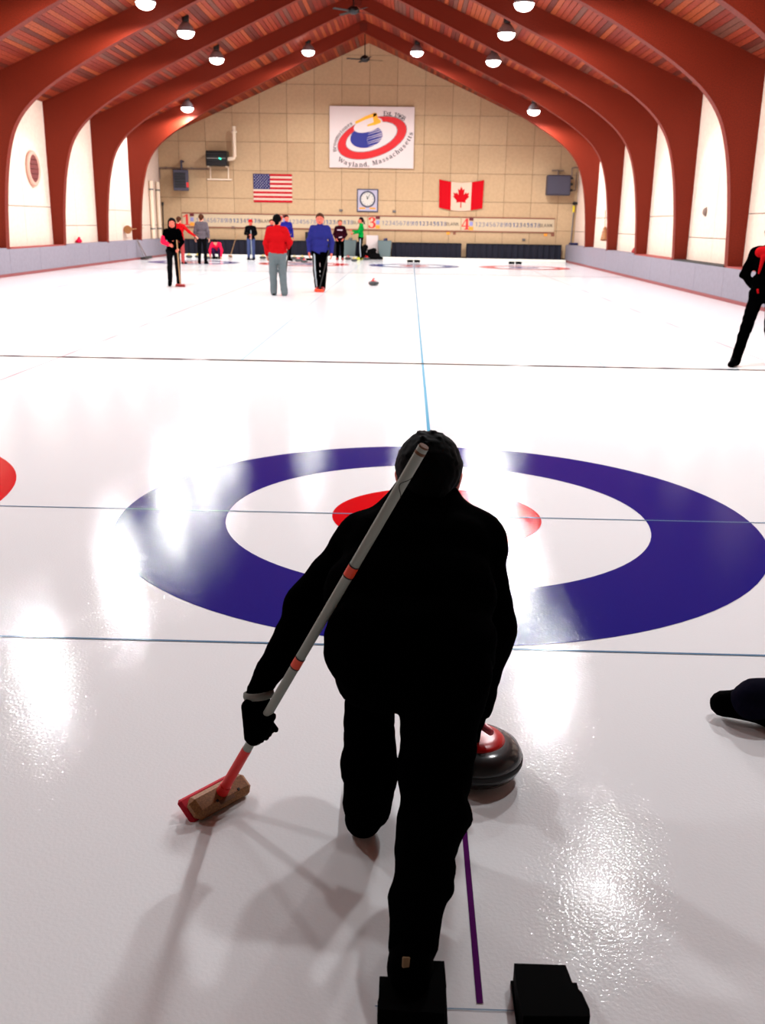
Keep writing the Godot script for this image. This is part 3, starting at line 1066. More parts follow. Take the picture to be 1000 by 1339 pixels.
func heaters() -> void:
	# gas heater with flue
	var t := thing("unit_heater", "black unit heater with a cream flue pipe, high left on end wall", "heater", Vector3(-9.165, 4.38, FAR))
	var z := 0.45
	part("cabinet", box_mesh(Vector3(0.98, 0.66, 0.6), 0.03), "black_metal", t, Transform3D(Basis.IDENTITY, Vector3(0, 0, z)))
	for k in 5:
		part("louver", box_mesh(Vector3(0.86, 0.05, 0.05), 0.008), "steel" if k == 2 else "unit_grille", t, Transform3D(Basis(Vector3(1, 0, 0), 0.5), Vector3(0, 0.2 - k * 0.1, z + 0.31)))
	part("pilot_light", box_mesh(Vector3(0.12, 0.06, 0.02), 0.004), "screen_glow", t, Transform3D(Basis(Vector3(0, 0, 1), -0.5), Vector3(0.18, -0.02, z + 0.345)))
	var st := new_st()
	path_tube(st, [Vector3(0.48, -0.02, z), Vector3(0.72, 0.0, z), Vector3(0.80, 0.08, z), Vector3(0.80, 1.40, z)], 0.085, 14)
	part("flue_pipe", done(st), "pipe_cream", t)
	st = new_st()
	lathe(st, [Vector2(0.085, 1.12), Vector2(0.14, 1.13), Vector2(0.14, 1.2), Vector2(0.085, 1.21)], 16, Vector3(0.80, 0, z))
	part("flue_collar", done(st), "pipe_cream", t)
	for x in [-0.42, 0.42]:
		st = new_st()
		box(st, Vector3(x, -0.52, 0.06), Vector3(0.05, 0.75, 0.05))
		box(st, Vector3(x, -0.36, 0.36), Vector3(0.05, 0.05, 0.6))
		part("bracket", done(st), "pipe_cream", t)
	part("bracket_rail", box_mesh(Vector3(1.15, 0.07, 0.05), 0.006), "pipe_cream", t, Transform3D(Basis.IDENTITY, Vector3(0, -0.90, 0.06)))
	# small fan coil, left
	t = thing("fan_coil", "grey fan coil with dark slats and a red tag, left corner of end wall", "heater", Vector3(-10.91, 3.40, FAR))
	part("cabinet", box_mesh(Vector3(0.70, 0.92, 0.5), 0.02), "dark_unit", t, Transform3D(Basis(Vector3.UP, 0.25), Vector3(0, 0, 0.45)))
	var tb := Basis(Vector3.UP, 0.25)
	for k in 6:
		part("slat", box_mesh(Vector3(0.5, 0.09, 0.05), 0.006), "unit_grille", t, Transform3D(tb * Basis(Vector3(1, 0, 0), 0.4), Vector3(0, 0, 0.45) + tb * Vector3(-0.05, 0.28 - k * 0.115, 0.25)))
	part("tag", box_mesh(Vector3(0.10, 0.22, 0.01)), "score_red", t, Transform3D(tb, Vector3(0, 0, 0.45) + tb * Vector3(0.29, -0.2, 0.256)))
	st = new_st()
	path_tube(st, [Vector3(0.05, 0.46, 0.45), Vector3(0.05, 0.85, 0.45), Vector3(0.05, 0.85, 0.02)], 0.05, 10)
	part("supply_pipe", done(st), "dark_unit", t)
	var wp := thing("wall_pipe", "thin brown pipe running along the end wall above the fan coil", "pipe", Vector3(-11.98, 3.96, FAR + 0.08))
	st = new_st()
	path_tube(st, [Vector3(0, -0.5, 0), Vector3(0.0, 0, 0), Vector3(2.3, -0.02, 0)], 0.028, 8)
	part("pipe", done(st), "conduit", wp)
	for x in [0.3, 1.5]:
		part("pipe_clamp", box_mesh(Vector3(0.05, 0.10, 0.1), 0.005), "conduit", wp, Transform3D(Basis.IDENTITY, Vector3(x, 0, -0.03)))
	# fan coil, right
	t = thing("fan_coil", "dark slate square fan coil high at the right of end wall", "heater", Vector3(6.6, 3.42, FAR))
	part("cabinet", box_mesh(Vector3(1.07, 0.88, 0.55), 0.03), "dark_unit", t, Transform3D(Basis.IDENTITY, Vector3(0, 0, 0.5)))
	part("face_panel", box_mesh(Vector3(0.97, 0.78, 0.02), 0.006), "dark_unit", t, Transform3D(Basis.IDENTITY, Vector3(0, 0, 0.785)))
	for y in [-0.2, 0.05, 0.32]:
		part("valve", box_mesh(Vector3(0.14, 0.10, 0.12), 0.02), "black_metal", t, Transform3D(Basis.IDENTITY, Vector3(0.6, y, 0.45)))
	st = new_st()
	path_tube(st, [Vector3(0.6, 0.32, 0.45), Vector3(0.62, 0.78, 0.3), Vector3(0.8, 0.80, 0.3), Vector3(1.1, 0.80, 0.3)], 0.035, 8)
	path_tube(st, [Vector3(0.6, -0.2, 0.45), Vector3(0.85, -0.2, 0.2), Vector3(0.85, 0.6, 0.2)], 0.025, 8)
	part("supply_pipe", done(st), "conduit", t)
	st = new_st()
	path_tube(st, [Vector3(-0.3, 0.66, 0.3), Vector3(0.25, 0.66, 0.3)], 0.03, 8)
	path_tube(st, [Vector3(-0.02, 0.44, 0.4), Vector3(-0.02, 0.66, 0.3), Vector3(-0.02, 0.7, 0.0)], 0.03, 8)
	part("hanger", done(st), "conduit", t)

func skirts() -> void:
	var spots := [[-11.05, -6.85, "behind the crouching figure in pink"], [-6.60, -2.45, "behind the players in blue"], [-1.04, 2.26, "under the third scoreboard, right of the grey bin"], [2.48, 6.97, "at the right end of the far wall"]]
	for a in spots:
		var t := thing("curtain_skirt", "dark pleated curtain along the end wall %s" % a[2], "curtain", Vector3((a[0] + a[1]) * 0.5, 0, -42.0), 0.0, "dark curtains at the end of the ice")
		var w: float = a[1] - a[0]
		var st := new_st()
		var n := int(w / 0.035)
		st.set_smooth_group(1)
		for face in 2:
			for k in n:
				var q := []
				for j in 2:
					var x := -w / 2 + w * (k + j) / n
					q.append(Vector3(x, 0, 0.03 * sin((x + 20.0) * 21.0) + 0.012 * sin(x * 47.0) - 0.01 * face))
				var u := Vector3(0, 0.75, 0)
				if face == 0:
					quad(st, q[0] + u, q[1] + u, q[1], q[0])
				else:
					quad(st, q[0], q[1], q[1] + u, q[0] + u)
		part("pleats", done(st), "curtain", t)
		part("top_rail", box_mesh(Vector3(w, 0.035, 0.10), 0.008), "ledge_dark", t, Transform3D(Basis.IDENTITY, Vector3(0, 0.765, -0.01)))

func side_things() -> void:
	# round vent on the left wall
	var t := thing("round_vent", "round brown vent with a pale rim on the left wall", "vent", Vector3(MID - WALL, 3.1, -26.2))
	t.rotation = Vector3(0, 0, -PI / 2)
	var st := new_st()
	lathe(st, [Vector2(0.36, 0.0), Vector2(0.53, 0.0), Vector2(0.53, 0.07), Vector2(0.47, 0.11), Vector2(0.42, 0.10), Vector2(0.40, 0.02)], 40)
	part("rim", done(st), "vent_rim", t)
	st = new_st()
	lathe(st, [Vector2(0.43, 0.0), Vector2(0.43, 0.06), Vector2(0, 0.07)], 40, Vector3.ZERO, -1)
	part("disc", done(st), "vent_brown", t)
	for k in 5:
		part("slat", box_mesh(Vector3(0.02, 0.03, 0.76 - absf(k - 2) * 0.13), 0.004), "vent_brown", t, Transform3D(Basis.IDENTITY, Vector3((k - 2) * 0.14, 0.08, 0)))
	t = thing("wall_sensor", "small dark round sensor on the right wall panel", "sensor", Vector3(MID + WALL, 2.05, -21.4))
	t.rotation = Vector3(0, 0, PI / 2)
	st = new_st()
	lathe(st, [Vector2(0.10, 0), Vector2(0.10, 0.04), Vector2(0.06, 0.08), Vector2(0, 0.09)], 20)
	part("dome", done(st), "conduit", t)
	part("plate", box_mesh(Vector3(0.24, 0.02, 0.12), 0.004), "steel", t)
	# straw brooms hung on the long walls
	for a in [[Vector3(MID - WALL + 0.19, 1.22, -35.9), Vector3(0, 0.05, -2.4), "tan straw broom lying on hooks along the left wall"], [Vector3(MID + WALL - 0.19, 1.25, -33.9), Vector3(0, 1.0, -0.25), "tan straw broom hanging head down on the right wall"]]:
		var b := thing("straw_broom", a[2], "broom", a[0])
		var d: Vector3 = a[1].normalized()
		st = new_st()
		tube(st, d * 0.35, a[1], 0.016, 0.014, 8)
		part("stick", done(st), "shaft_tan", b)
		st = new_st()
		tube(st, -d * 0.12, d * 0.38, 0.17, 0.05, 14)
		part("bristles", done(st), "broom_wood", b)
		for k in 2:
			st = new_st()
			tube(st, d * (0.18 + k * 0.1), d * (0.20 + k * 0.1), 0.11 - k * 0.03, 0.105 - k * 0.03, 14)
			part("binding", done(st), "score_rail", b)
	# cream pipes in the far left corner, tools leaning
	for k in 2:
		var p := thing("corner_pipe", "cream vertical pipe in the far left corner, %s the end wall" % ["further from", "next to"][k], "pipe", Vector3(MID - WALL + 0.12, 0.8, -40.2 - k * 1.2))
		st = new_st()
		tube(st, Vector3.ZERO, Vector3(0, 2.5, 0), 0.09, 0.09, 14)
		part("pipe", done(st), "pipe_cream", p)
		for y in [0.4, 2.1]:
			st = new_st()
			lathe(st, [Vector2(0.09, y), Vector2(0.11, y + 0.01), Vector2(0.11, y + 0.06), Vector2(0.09, y + 0.07)], 14)
			part("clamp", done(st), "steel", p)
	for a in [[Vector3(-11.9, 0.8, -42.1), Vector3(0.02, 1.55, 0), "ledge_dark", "dark pole standing in the far left corner"], [Vector3(7.40, 0.8, -42.1), Vector3(0.05, 1.95, 0), "steel", "tall pole with black and yellow head in the far right corner"]]:
		var p := thing("tool_pole", a[3], "pole", a[0])
		st = new_st()
		tube(st, Vector3.ZERO, a[1], 0.03, 0.03, 8)
		part("pole", done(st), a[2], p)
		if a[2] == "steel":
			part("clamp_head", box_mesh(Vector3(0.28, 0.12, 0.12), 0.02), "black_metal", p, Transform3D(Basis.IDENTITY, a[1] + Vector3(0.06, -0.1, 0)))
			part("yellow_band", box_mesh(Vector3(0.10, 0.32, 0.08), 0.02), "handle_yellow", p, Transform3D(Basis.IDENTITY, a[1] + Vector3(-0.02, -0.35, 0)))
		else:
			part("grip", box_mesh(Vector3(0.10, 0.16, 0.10), 0.02), "ledge_dark", p, Transform3D(Basis.IDENTITY, a[1]))
	var sq := thing("ice_scraper", "dark ice scraper leaning on the left board under the last arch", "scraper", Vector3(-11.35, 0, -36.6))
	st = new_st()
	tube(st, Vector3(0, 0.06, -0.2), Vector3(-0.25, 0.85, 0.35), 0.018, 0.018, 8)
	part("handle", done(st), "conduit", sq)
	st = new_st()
	tube(st, Vector3(0, 0.06, 0.25), Vector3(-0.25, 0.80, 0.32), 0.014, 0.014, 8)
	part("brace", done(st), "steel", sq)
	part("blade", box_mesh(Vector3(0.22, 0.10, 1.1), 0.015), "ledge_dark", sq, Transform3D(Basis(Vector3(0, 0, 1), 0.2), Vector3(0.02, 0.075, 0)))
	for a in [[Vector3(-11.9, 0.80, -29.8), "pink_cloth", "folded pink cloth on the left ledge beside an arch foot"], [Vector3(7.4, 0.80, -28.5), "rose_trouser", "rose-brown cloth bundle on the right ledge beside an arch foot"]]:
		var c := thing("cloth_bundle", a[2], "cloth", a[0])
		var g := sdf([[Vector3(0, 0.05, -0.08), Vector3(0, 0.06, 0.08), 0.08, 0.06], [Vector3(0, 0.12, -0.04), Vector3(0.02, 0.17, 0.02), 0.06, 0.04], [Vector3(-0.04, 0.05, 0), Vector3(0.05, 0.05, 0), 0.07, 0.06]], 0.015, 0.03, 0.0, 0.02, 14.0)
		part("cloth", g.mesh(), a[1], c)
	var bt := thing("blue_tray", "small blue tray on the board in the far right corner", "tray", Vector3(7.38, 0.8, -41.2))
	part("base", box_mesh(Vector3(0.34, 0.03, 0.5), 0.008), "blue_plastic", bt, Transform3D(Basis.IDENTITY, Vector3(0, 0.015, 0)))
	for s in [-1.0, 1.0]:
		part("rim", box_mesh(Vector3(0.02, 0.09, 0.5), 0.004), "blue_plastic", bt, Transform3D(Basis.IDENTITY, Vector3(s * 0.16, 0.05, 0)))
		part("rim", box_mesh(Vector3(0.34, 0.09, 0.02), 0.004), "blue_plastic", bt, Transform3D(Basis.IDENTITY, Vector3(0, 0.05, s * 0.24)))

# ---------------------------------------------------------------- people
var head_geo: Geo
var hands := {}
var hairs := {}

func V(x: float, y: float, z: float) -> Vector3:
	return Vector3(x, y, z)

func templates() -> void:
	# head: looks along +z, origin between the ears
	var p := [[V(0, 0.035, -0.012), V(0, 0.03, -0.03), 0.088, 0.085], [V(0, 0.015, 0.028), V(0, -0.062, 0.048), 0.066, 0.045], [V(-0.03, -0.05, 0.02), V(0.03, -0.05, 0.02), 0.05, 0.05], [V(0, -0.083, 0.066), V(0, -0.086, 0.07), 0.024, 0.022],
		[V(0, 0.018, 0.088), V(0, -0.022, 0.112), 0.010, 0.014], [V(-0.011, -0.024, 0.098), V(0.011, -0.024, 0.098), 0.010, 0.010], [V(-0.034, 0.032, 0.078), V(0.034, 0.032, 0.078), 0.014, 0.014],
		[V(-0.018, -0.05, 0.086), V(0.018, -0.05, 0.086), 0.008, 0.008], [V(-0.016, -0.062, 0.084), V(0.016, -0.062, 0.084), 0.009, 0.009], [V(0.083, 0.02, -0.012), V(0.080, -0.022, -0.004), 0.016, 0.010], [V(-0.083, 0.02, -0.012), V(-0.080, -0.022, -0.004), 0.016, 0.010],
		[V(0, -0.05, -0.015), V(0, -0.17, -0.03), 0.055, 0.058], [V(0.032, 0.008, 0.076), V(0.033, 0.008, 0.077), 0.015, 0.015], [V(-0.032, 0.008, 0.076), V(-0.033, 0.008, 0.077), 0.015, 0.015]]
	head_geo = sdf(p, 0.0065, 0.014)
	for q in head_geo.v:
		var c := Color.WHITE
		for s in [-1.0, 1.0]:
			var e: float = Vector2(q.x - s * 0.033, q.y - 0.008).length()
			if q.z > 0.07 and e < 0.013:
				c = Color(0.04, 0.03, 0.03) if e < 0.007 else Color(0.95, 1.1, 1.2)
		if q.z > 0.082 and absf(q.x) < 0.024 and absf(q.y + 0.056) < 0.012:
			c = Color(0.75, 0.45, 0.45)
		if q.z > 0.075 and absf(absf(q.x) - 0.033) < 0.02 and absf(q.y - 0.034) < 0.006:
			c = Color(0.25, 0.2, 0.18)
		head_geo.c.append(c)
	# hands: wrist at the origin, fingers along -y, thumb towards +z, palm towards the body
	for a in [["relaxed_right", 1.0, 0.28], ["relaxed_left", -1.0, 0.28], ["grip_right", 1.0, 1.15], ["grip_left", -1.0, 1.15]]:
		var m: float = a[1]
		var h := [[V(0, 0, 0.008), V(0, -0.09, 0.026), 0.021, 0.014], [V(0, 0, -0.008), V(0, -0.088, -0.024), 0.021, 0.014], [V(0, 0, 0), V(0, -0.09, 0.0), 0.022, 0.015]]
		var zs := [0.031, 0.011, -0.010, -0.029]
		var ls := [0.070, 0.079, 0.073, 0.057]
		for k in 4:
			var at := V(0, -0.088, zs[k])
			var ang := 0.1
			for s in 3:
				ang += a[2]
				var l: float = ls[k] * [0.45, 0.31, 0.24][s]
				var to := at + V(sin(ang) * l * m, -cos(ang) * l, 0)
				h.append([at, to, 0.0095 - s * 0.0008, 0.0088 - s * 0.0008])
				at = to
		var g: float = 1.0 if a[2] > 1.0 else 0.3
		h.append([V(0.006 * m, -0.022, 0.022), V(0.018 * m, -0.052, 0.044), 0.014, 0.012])
		h.append([V(0.018 * m, -0.052, 0.044), V((0.022 + 0.025 * g) * m, -0.088, 0.046), 0.011, 0.009])
		hands[a[0]] = sdf(h, 0.0045, 0.006)
	hairs["short"] = sdf([[V(0, 0.052, -0.022), V(0, 0.045, -0.038), 0.094, 0.092], [V(0, 0.0, -0.065), V(0, -0.055, -0.055), 0.062, 0.045], [V(0.072, 0.035, -0.02), V(0.073, 0.0, -0.028), 0.03, 0.02], [V(-0.072, 0.035, -0.02), V(-0.073, 0.0, -0.028), 0.03, 0.02]], 0.011, 0.02, -1e9, 0.006, 30.0).mesh()
	hairs["long"] = sdf([[V(0, 0.052, -0.022), V(0, 0.045, -0.038), 0.097, 0.094], [V(0, 0.0, -0.065), V(0, -0.24, -0.075), 0.07, 0.05], [V(0.078, 0.045, -0.01), V(0.085, -0.2, 0.01), 0.03, 0.032], [V(-0.078, 0.045, -0.01), V(-0.085, -0.2, 0.01), 0.03, 0.032]], 0.011, 0.02, -1e9, 0.008, 30.0).mesh()
	hairs["pony"] = sdf([[V(0, 0.052, -0.022), V(0, 0.045, -0.038), 0.095, 0.093], [V(0, 0.0, -0.065), V(0, -0.05, -0.055), 0.06, 0.045], [V(0, 0.02, -0.12), V(0, -0.14, -0.16), 0.03, 0.02]], 0.011, 0.02, -1e9, 0.006, 30.0).mesh()
	var tuft := [[V(0, 0.052, -0.022), V(0, 0.045, -0.038), 0.094, 0.092], [V(0, 0.0, -0.065), V(0, -0.075, -0.05), 0.066, 0.05], [V(0.068, 0.045, -0.025), V(0.068, 0.0, -0.04), 0.03, 0.018], [V(-0.068, 0.045, -0.025), V(-0.068, 0.0, -0.04), 0.03, 0.018]]
	for k in 26:
		var a := k * 2.39996
		var r := 0.055 * sqrt((k + 0.5) / 26.0) + 0.01
		var d := V(cos(a) * r, 0.1, sin(a) * r * 1.2 - 0.03).normalized()
		var o := V(0, 0.05, -0.025)
		tuft.append([o + d * 0.085, o + d * (0.094 + 0.008 * sin(k * 1.7)) + V(0.006 * sin(k * 2.3), 0, 0.006 * cos(k * 3.1)), 0.012, 0.004])
	hairs["tufted"] = sdf(tuft, 0.0065, 0.010, -1e9, 0.004, 40.0).mesh()

func hand_frame(at: Vector3, along: Vector3, thumb: Vector3, scale := 1.0) -> Transform3D:
	var y := -along.normalized()
	var z := (thumb - y * thumb.dot(y)).normalized()
	return Transform3D(Basis(y.cross(z), y, z).scaled(Vector3.ONE * scale), at)

func person(label: String, at: Vector3, turn: float, height: float, cfg: Dictionary) -> Node3D:
	var J := {"pelvis": V(0, 0.95, 0), "chest": V(0, 1.29, 0.0), "neck": V(0, 1.47, -0.01), "head": V(0, 1.635, 0.02),
		"shL": V(0.175, 1.425, -0.01), "shR": V(-0.175, 1.425, -0.01), "elL": V(0.24, 1.16, -0.03), "elR": V(-0.24, 1.16, -0.03), "wrL": V(0.255, 0.93, 0.05), "wrR": V(-0.255, 0.93, 0.05),
		"hipL": V(0.09, 0.92, 0), "hipR": V(-0.09, 0.92, 0), "knL": V(0.105, 0.5, 0.025), "knR": V(-0.105, 0.5, 0.025), "anL": V(0.115, 0.09, -0.01), "anR": V(-0.115, 0.09, -0.01), "toL": V(0.14, 0.035, 0.17), "toR": V(-0.14, 0.035, 0.17)}
	for k in cfg.get("pose", {}):
		J[k] = cfg.pose[k]
	var sc := height / 1.75
	for k in J:
		J[k] = J[k] * sc
	var w: float = cfg.get("girth", 1.0) * sc
	var cell: float = cfg.get("cell", 0.024)
	var t := thing("person", label, "person", at, turn)
	var lat: Vector3 = (J.shL - J.shR).normalized()
	var hlat: Vector3 = (J.hipL - J.hipR).normalized()
	var waist: Vector3 = J.pelvis.lerp(J.chest, 0.42)
	# one continuous body under the clothes, with face and hands
	var body := sdf([[J.pelvis, J.chest, 0.08 * w, 0.08 * w], [J.chest, J.neck, 0.08 * w, 0.055 * w], [J.neck, J.head, 0.055 * sc, 0.055 * sc], [J.shL, J.shR, 0.06 * w, 0.06 * w],
		[J.shL, J.elL, 0.048 * w, 0.04 * w], [J.shR, J.elR, 0.048 * w, 0.04 * w], [J.elL, J.wrL, 0.04 * w, 0.028 * sc], [J.elR, J.wrR, 0.04 * w, 0.028 * sc],
		[J.hipL, J.knL, 0.075 * w, 0.052 * w], [J.hipR, J.knR, 0.075 * w, 0.052 * w], [J.knL, J.anL, 0.052 * w, 0.036 * w], [J.knR, J.anR, 0.052 * w, 0.036 * w], [J.anL, J.toL, 0.035 * sc, 0.025 * sc], [J.anR, J.toR, 0.035 * sc, 0.025 * sc]], maxf(cell, 0.026), 0.03)
	var hb := Basis.from_euler(Vector3(cfg.get("nod", 0.05), cfg.get("look", 0.0), 0)).scaled(Vector3.ONE * sc)
	var ht := Transform3D(hb, J.head)
	body.add(head_geo, ht)
	for s in ["L", "R"]:
		var al: Vector3 = (J["wr" + s] - J["el" + s]).normalized()
		var nm: String = ("grip_" if cfg.get("grip", "").contains(s) else "relaxed_") + ("left" if s == "L" else "right")
		body.add(hands[nm], hand_frame(J["wr" + s] + al * 0.012, al, V(0, 0.3, 1), sc))
	part("body", body.mesh(), cfg.get("skin", "skin"), t)
	var jr: float = cfg.get("sleeve", 1.0) * w
	var top := [[J.shL - lat * 0.03, J.shR + lat * 0.03, 0.082 * w, 0.082 * w], [J.chest + lat * 0.075 * w, J.chest - lat * 0.075 * w, 0.122 * w, 0.122 * w], [waist + lat * 0.065 * w, waist - lat * 0.065 * w, 0.115 * w, 0.115 * w],
		[J.pelvis + hlat * 0.075 * w, J.pelvis - hlat * 0.075 * w, 0.118 * w, 0.118 * w], [J.neck, J.neck + (J.head - J.neck) * 0.25, 0.075 * w, 0.066 * w],
		[J.shL, J.elL, 0.070 * jr, 0.058 * jr], [J.shR, J.elR, 0.070 * jr, 0.058 * jr], [J.elL, J.wrL, 0.058 * jr, 0.042 * jr], [J.elR, J.wrR, 0.058 * jr, 0.042 * jr]]
	part(cfg.get("top_name", "jacket"), sdf(top, cell, 0.035, -1e9, 0.012, 7.0).mesh(), cfg.top, t)
	var lr: float = cfg.get("leg", 1.0) * w
	var legs := [[J.hipL, J.hipR, 0.108 * w, 0.108 * w], [J.hipL, J.knL, 0.094 * lr, 0.074 * lr], [J.hipR, J.knR, 0.094 * lr, 0.074 * lr], [J.knL, J.anL - (J.knL - J.anL).normalized() * 0.03, 0.074 * lr, 0.064 * lr], [J.knR, J.anR - (J.knR - J.anR).normalized() * 0.03, 0.074 * lr, 0.064 * lr]]
	part("trousers", sdf(legs, cell, 0.025, -1e9, 0.010, 7.0).mesh(), cfg.legs, t)
	for s in ["L", "R"]:
		var a: Vector3 = J["an" + s]
		var to: Vector3 = J["to" + s]
		var f := (to - a) * V(1, 0, 1)
		f = f.normalized() if f.length() > 0.01 else V(0, 0, 1)
		var hl: Vector3 = a - f * 0.03 + V(0, -0.045, 0) * sc
		var sh := [[hl, to, 0.042 * sc, 0.040 * sc], [a + V(0, -0.005, 0), hl, 0.054 * sc, 0.044 * sc], [a.lerp(to, 0.45) + V(0, 0.005, 0), to, 0.046 * sc, 0.040 * sc]]
		part("shoe", sdf(sh, minf(cell, 0.016), 0.02, 0.002 if cfg.get("flat", true) else -1e9).mesh(), cfg.get("shoes", "shoe_black"), t)
	part("hair", hairs[cfg.get("hair", "short")], cfg.get("hair_colour", "hair_dark"), t, ht)
	for e in cfg.get("extras", []):
		var pr := []
		for q in e[1]:
			pr.append([q[0] * sc, q[1] * sc, q[2] * sc, q[3] * sc])
		part(e[0], sdf(pr, 0.012, 0.01).mesh(), e[2], t)
	if cfg.has("cap"):
		var st := new_st()
		lathe(st, [Vector2(0.106, 0.05), Vector2(0.107, 0.075), Vector2(0.095, 0.115), Vector2(0.06, 0.145), Vector2(0, 0.155)], 22, V(0, 0, -0.018))
		box(st, V(0, 0.055, 0.115), V(0.13, 0.012, 0.1), Basis(V(1, 0, 0), 0.2), 0.004)
		part("cap", done(st), cfg.cap, t, ht)
	return t

func broom(label: String, foot: Vector3, top: Vector3, long: Vector3, face: Vector3, shaft: String, pad: String, size := Vector3(0.19, 0.045, 0.075)) -> Node3D:
	# foot is the middle of the brush head; long is the head's length, face the way its back points
	var t := thing("curling_broom", label, "broom", Vector3(foot.x, 0, foot.z))
	var o := V(foot.x, 0, foot.z)
	var y := face.normalized()
	var x := (long - y * long.dot(y)).normalized()
	var b := Basis(x, y, x.cross(y))
	var f := foot - o
	part("brush_head", box_mesh(size, 0.014), "broom_wood" if pad == "red_pad" else pad, t, Transform3D(b, f + y * size.y * 0.5))
	part("pad", box_mesh(V(size.x + 0.016, 0.016, size.z + 0.022), 0.006), pad, t, Transform3D(b, f - y * 0.006))
	var st := new_st()
	tube(st, f + y * size.y * 0.7, top - o, 0.0135, 0.0135, 14)
	part("shaft", done(st), shaft, t)
	return t

# ---------------------------------------------------------------- the player in the hack
func thrower() -> void:
	var o := V(-0.15, 0, 3.2)
	var t := thing("person", "player in black crouched in the hack, broom across the back", "person", o)
	var P := func(list: Array) -> Array:
		var r := []
		for q in list:
			r.append([q[0] - o, q[1] - o, q[2], q[3]])
		return r
	var shL := V(-0.30, 0.765, 2.80)
	var shR := V(0.02, 0.77, 2.80)
	var elL := V(-0.452, 0.60, 2.88)
	var wrL := V(-0.588, 0.372, 2.97)
	var elR := V(0.062, 0.53, 2.87)
	var wrR := V(0.04, 0.27, 2.83)
	var hipL := V(-0.25, 0.53, 3.14)
	var hipR := V(-0.08, 0.53, 3.16)
	var knL := V(-0.272, 0.46, 2.82)
	var anL := V(-0.278, 0.10, 3.06)
	var knR := V(-0.092, 0.265, 3.2)
	var anR := V(-0.15, 0.118, 3.655)
	var head := V(-0.122, 0.925, 2.71)
	var ht := Transform3D(Basis.from_euler(V(0.12, PI, 0.0)), head - o)
	var body := sdf(P.call([[V(-0.165, 0.55, 3.13), V(-0.15, 0.76, 2.82), 0.11, 0.11], [V(-0.15, 0.76, 2.82), V(-0.13, 0.86, 2.73), 0.1, 0.06], [V(-0.13, 0.86, 2.73), head, 0.055, 0.05], [shL, shR, 0.06, 0.06],
		[shL, elL, 0.05, 0.042], [shR, elR, 0.05, 0.042], [elL, wrL, 0.042, 0.028], [elR, wrR, 0.042, 0.028], [hipL, knL, 0.075, 0.05], [hipR, knR, 0.075, 0.055], [knL, anL, 0.05, 0.036], [knR, anR, 0.055, 0.036]]), 0.018, 0.03)
	body.add(head_geo, ht)
	part("body", body.mesh(), "skin_warm", t)
	var jacket := [[shL, shR, 0.078, 0.076], [V(-0.235, 0.755, 2.86), V(-0.06, 0.755, 2.86), 0.125, 0.122], [V(-0.268, 0.67, 2.97), V(-0.07, 0.68, 2.97), 0.135, 0.135], [V(-0.262, 0.58, 3.10), V(-0.075, 0.58, 3.10), 0.135, 0.135],
		[V(-0.14, 0.83, 2.77), V(-0.128, 0.875, 2.735), 0.105, 0.092], [V(-0.17, 0.84, 2.76), shL, 0.085, 0.07], [V(-0.10, 0.84, 2.76), shR, 0.085, 0.07], [shL, elL, 0.078, 0.062], [elL, wrL, 0.062, 0.035], [shR, elR, 0.08, 0.072], [elR, wrR, 0.072, 0.048], [V(-0.482, 0.605, 2.88), V(-0.488, 0.59, 2.88), 0.036, 0.036]]
	part("jacket", sdf(P.call(jacket), 0.012, 0.03, -1e9, 0.009, 6.0).mesh(), "black_cloth", t)
	var legs := [[V(-0.245, 0.54, 3.13), V(-0.085, 0.54, 3.15), 0.125, 0.128], [hipL, knL, 0.10, 0.078], [knL, anL, 0.072, 0.066], [V(-0.276, 0.40, 3.08), V(-0.268, 0.2, 3.08), 0.062, 0.077], [V(-0.268, 0.2, 3.08), V(-0.274, 0.09, 3.08), 0.077, 0.07],
		[hipR, knR, 0.115, 0.096], [knR, anR, 0.092, 0.056], [V(-0.085, 0.22, 3.33), V(-0.105, 0.20, 3.38), 0.076, 0.072],
		# rolls of loose cloth
		[V(-0.025, 0.215, 3.31), V(-0.02, 0.212, 3.32), 0.026, 0.024], [V(-0.10, 0.16, 3.48), V(-0.085, 0.15, 3.51), 0.045, 0.03], [V(-0.165, 0.145, 3.56), V(-0.172, 0.135, 3.58), 0.04, 0.028]]
	part("trousers", sdf(P.call(legs), 0.011, 0.018, -1e9, 0.008, 8.0).mesh(), "black_cloth", t)
	var ls := part("shoe", sdf(P.call([[V(-0.285, 0.04, 3.09), V(-0.30, 0.035, 2.86), 0.048, 0.042], [V(-0.275, 0.11, 3.07), V(-0.285, 0.05, 3.09), 0.05, 0.048]]), 0.01, 0.02, 0.003).mesh(), "shoe_black", t)
	ls.set_meta("label", "left shoe flat on the ice")
	var rs := part("shoe", sdf(P.call([[V(-0.156, 0.085, 3.70), V(-0.15, 0.05, 3.50), 0.046, 0.044], [V(-0.15, 0.12, 3.66), V(-0.156, 0.09, 3.70), 0.048, 0.046]]), 0.01, 0.02, 0.003).mesh(), "shoe_black", t)
	rs.set_meta("label", "right shoe pressed against the hack")
	part("heel_tab", box_mesh(V(0.017, 0.022, 0.006), 0.002), "tan_tab", rs, Transform3D(Basis(V(1, 0, 0), -0.8), V(-0.165, 0.128, 3.727) - o))
	part("hair", hairs["tufted"], "hair_black", t, ht)
	# gloved left hand closed on the shaft, with a pale cuff
	var glove := sdf(P.call([[wrL, V(-0.592, 0.335, 2.995), 0.033, 0.034], [V(-0.592, 0.33, 3.0), V(-0.588, 0.285, 3.03), 0.036, 0.036], [V(-0.575, 0.312, 3.04), V(-0.595, 0.262, 3.04), 0.030, 0.024], [V(-0.572, 0.30, 3.05), V(-0.540, 0.334, 3.05), 0.022, 0.011]]), 0.006, 0.018)
